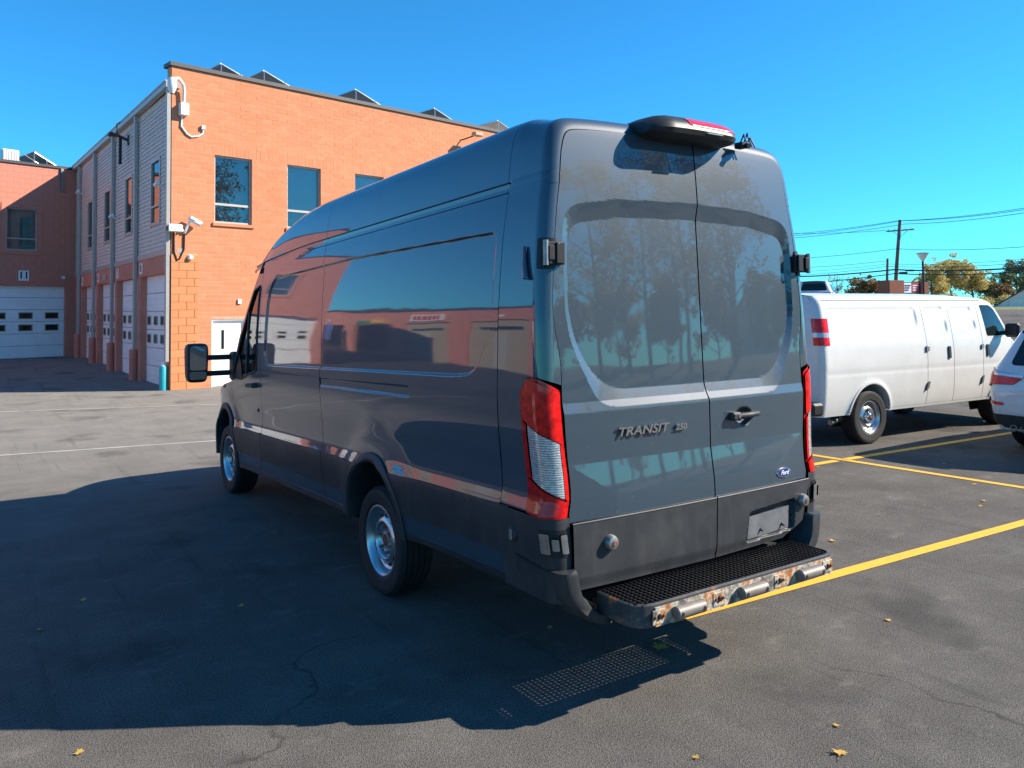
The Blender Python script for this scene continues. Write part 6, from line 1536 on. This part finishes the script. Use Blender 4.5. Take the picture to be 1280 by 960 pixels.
# behind the photographer: bare and yellow trees, a house
for i, (x, y, h, lf, n, lab) in enumerate(((28, -22, 18, 'leaves_rust', 3000, 'tall thin tree with few rusty leaves behind the lot'), (26, -25, 19, 'leaves_yellow', 3500, 'tall thin yellow tree behind the lot'), (24.5, -28, 18, 'leaves_rust', 1200, 'almost bare tree behind the lot'), (22, -31, 19, 'leaves_yellow', 4000, 'yellow tree farthest from the house behind the lot'), (4, -34, 13, 'leaves_green', 3500, 'full green tree at the rear edge of the lot'), (31, -24, 17, 'leaves_rust', 2200, 'rusty tree with a slim double crown behind the lot'), (29, -29, 19, 'leaves_yellow', 2600, 'slim tall yellow tree behind the rusty ones'), (26.5, -33, 18, 'leaves_rust', 900, 'slim bare tree behind the yellow ones'), (-1, -30, 11, 'leaves_yellow', 2500, 'broad yellow tree at the rear edge of the lot'), (-8, -33, 12, 'leaves_green', 3500, 'broad green tree at the rear edge of the lot'), (64, -36, 7, 'leaves_green', 3000, 'green tree beside the house behind the lot'))):
    tree(x, y, h, h*.22, lab, lf, n, .15, 'trees behind the lot', 20, .2, .009)
for i, (x, y, h, lf, lab) in enumerate(((44, -30, 6.0, 'leaves_green', 'low bushy green tree in front of the distant house'), (40, -34, 6.5, 'leaves_rust', 'low bushy rusty tree left of the distant house'), (36, -38, 5.5, 'leaves_green', 'low dark green tree in the hedge behind the slim trees'), (31, -40, 6.2, 'leaves_yellow', 'low yellow tree in the hedge behind the slim trees'), (26, -43, 6.0, 'leaves_rust', 'low rusty tree at the end of the hedge'), (50, -30, 5.0, 'leaves_rust', 'low rusty tree right of the distant house'))):
    tree(x, y, h, h*.48, lab, lf, 4500, .2, 'trees behind the lot', 26, .06, .015)
hs_ = empty('house', (80, -58, gz1(80, -58)), radians(50), 'pale house with a dark gable roof behind the lot', 'house')
MB().prism([(-5, 0), (5, 0), (5, 4.2), (0, 8.2), (-5, 4.2)], -4, 4, 'y').build('wall', 'house_siding', hs_)
for s in (-1, 1): MB().add([(s*5.5, -4.4, 3.85), (0, -4.4, 8.3), (0, 4.4, 8.3), (s*5.5, 4.4, 3.85), (s*5.5, -4.4, 4.05), (0, -4.4, 8.5), (0, 4.4, 8.5), (s*5.5, 4.4, 4.05)], [(0, 1, 2, 3), (7, 6, 5, 4), (0, 4, 5, 1), (1, 5, 6, 2), (2, 6, 7, 3), (3, 7, 4, 0)]).build('roof_slope', 'roof_shingle', hs_)
for x in (-2.8, 0, 2.8):
    for y in (-4.03, 4.03): MB().box(x-.5, x+.5, y-.02, y+.02, 1.2, 2.6).build('window', 'car_glass', hs_)

# ================================================================== FALLEN LEAVES
def ground_hit(px, py):
    d = pix_ray(px, py); t = -CAM_POS[2]/d.z; return Vector(CAM_POS)+d*t
def maple(size):
    pr = [(0, -.55), (.10, -.22), (.42, -.34), (.36, -.08), (.62, .12), (.30, .18), (.34, .50), (.12, .34), (0, .72), (-.12, .36), (-.36, .46), (-.28, .16), (-.60, .06), (-.34, -.10), (-.40, -.38), (-.10, -.22)]
    c1_, c2_ = rng.uniform(.2, .6), rng.uniform(-.4, .4); tw = rng.uniform(-.5, .5)
    def Z(x, y): return size*(.10+c1_*x*x*.9+c2_*y*y*.5+tw*x*y*.5+.05*sin(9*x+4*y))
    v = [(0, 0, Z(0, 0))]+[(x*size, y*size, Z(x, y)) for x, y in pr]; n = len(pr)
    return v, [(0, 1+i, 1+(i+1) % n) for i in range(n)]
lv = [(826, 812, .085, 'curled yellow leaf in the shadow edge of the step'), (1050, 943, .060, 'yellow leaf lying alone on sunlit asphalt'), (104, 751, .042, 'greenish leaf in the dark van shadow beside a crack'), (48, 789, .042, 'narrow greenish leaf far out in the van shadow'), (301, 758, .040, 'pale torn leaf in the van shadow ahead of the rear wheel'), (1041, 677, .050, 'brown yellow leaf beside the right end of the step'), (1229, 627, .050, 'pale leaf on the asphalt just before the wide yellow line'), (1218, 606, .042, 'pale leaf next to the line across the bay ends'), (1226, 633, .040, 'small crumpled leaf touching a paler one'), (100, 942, .040, 'thin orange leaf sliver on sunlit asphalt'), (1110, 776, .035, 'tiny brown twig leaf on sunlit asphalt'), (1045, 908, .030, 'tiny tan leaf scrap near the lone yellow leaf'), (870, 948, .032, 'pale leaf scrap on the sunlit asphalt'), (1023, 584, .03, 'small leaf by the short yellow stub'), (1180, 580, .03, 'small leaf in the white car shadow'), (688, 785, .03, 'small leaf under the bumper corner')]
for px, py_, s, lab in lv:
    p = ground_hit(px, py_); v, f = maple(s); o = mesh('fallen_leaf', v, f, 'fallen_leaf', None, smooth=True); o.location = (p.x, p.y, gz1(p.x, p.y)+.003); o.rotation_euler = (rng.uniform(-.15, .15), rng.uniform(-.15, .15), rng.uniform(0, 6.28)); tag(o, lab, 'leaf', 'fallen leaves on the asphalt')
    MB().tube([(0, -.5*s, .08*s), (.08*s, -.8*s, .04*s), (.12*s, -1.1*s, .1*s)], .0012, 4).build('stalk', 'bark', o)
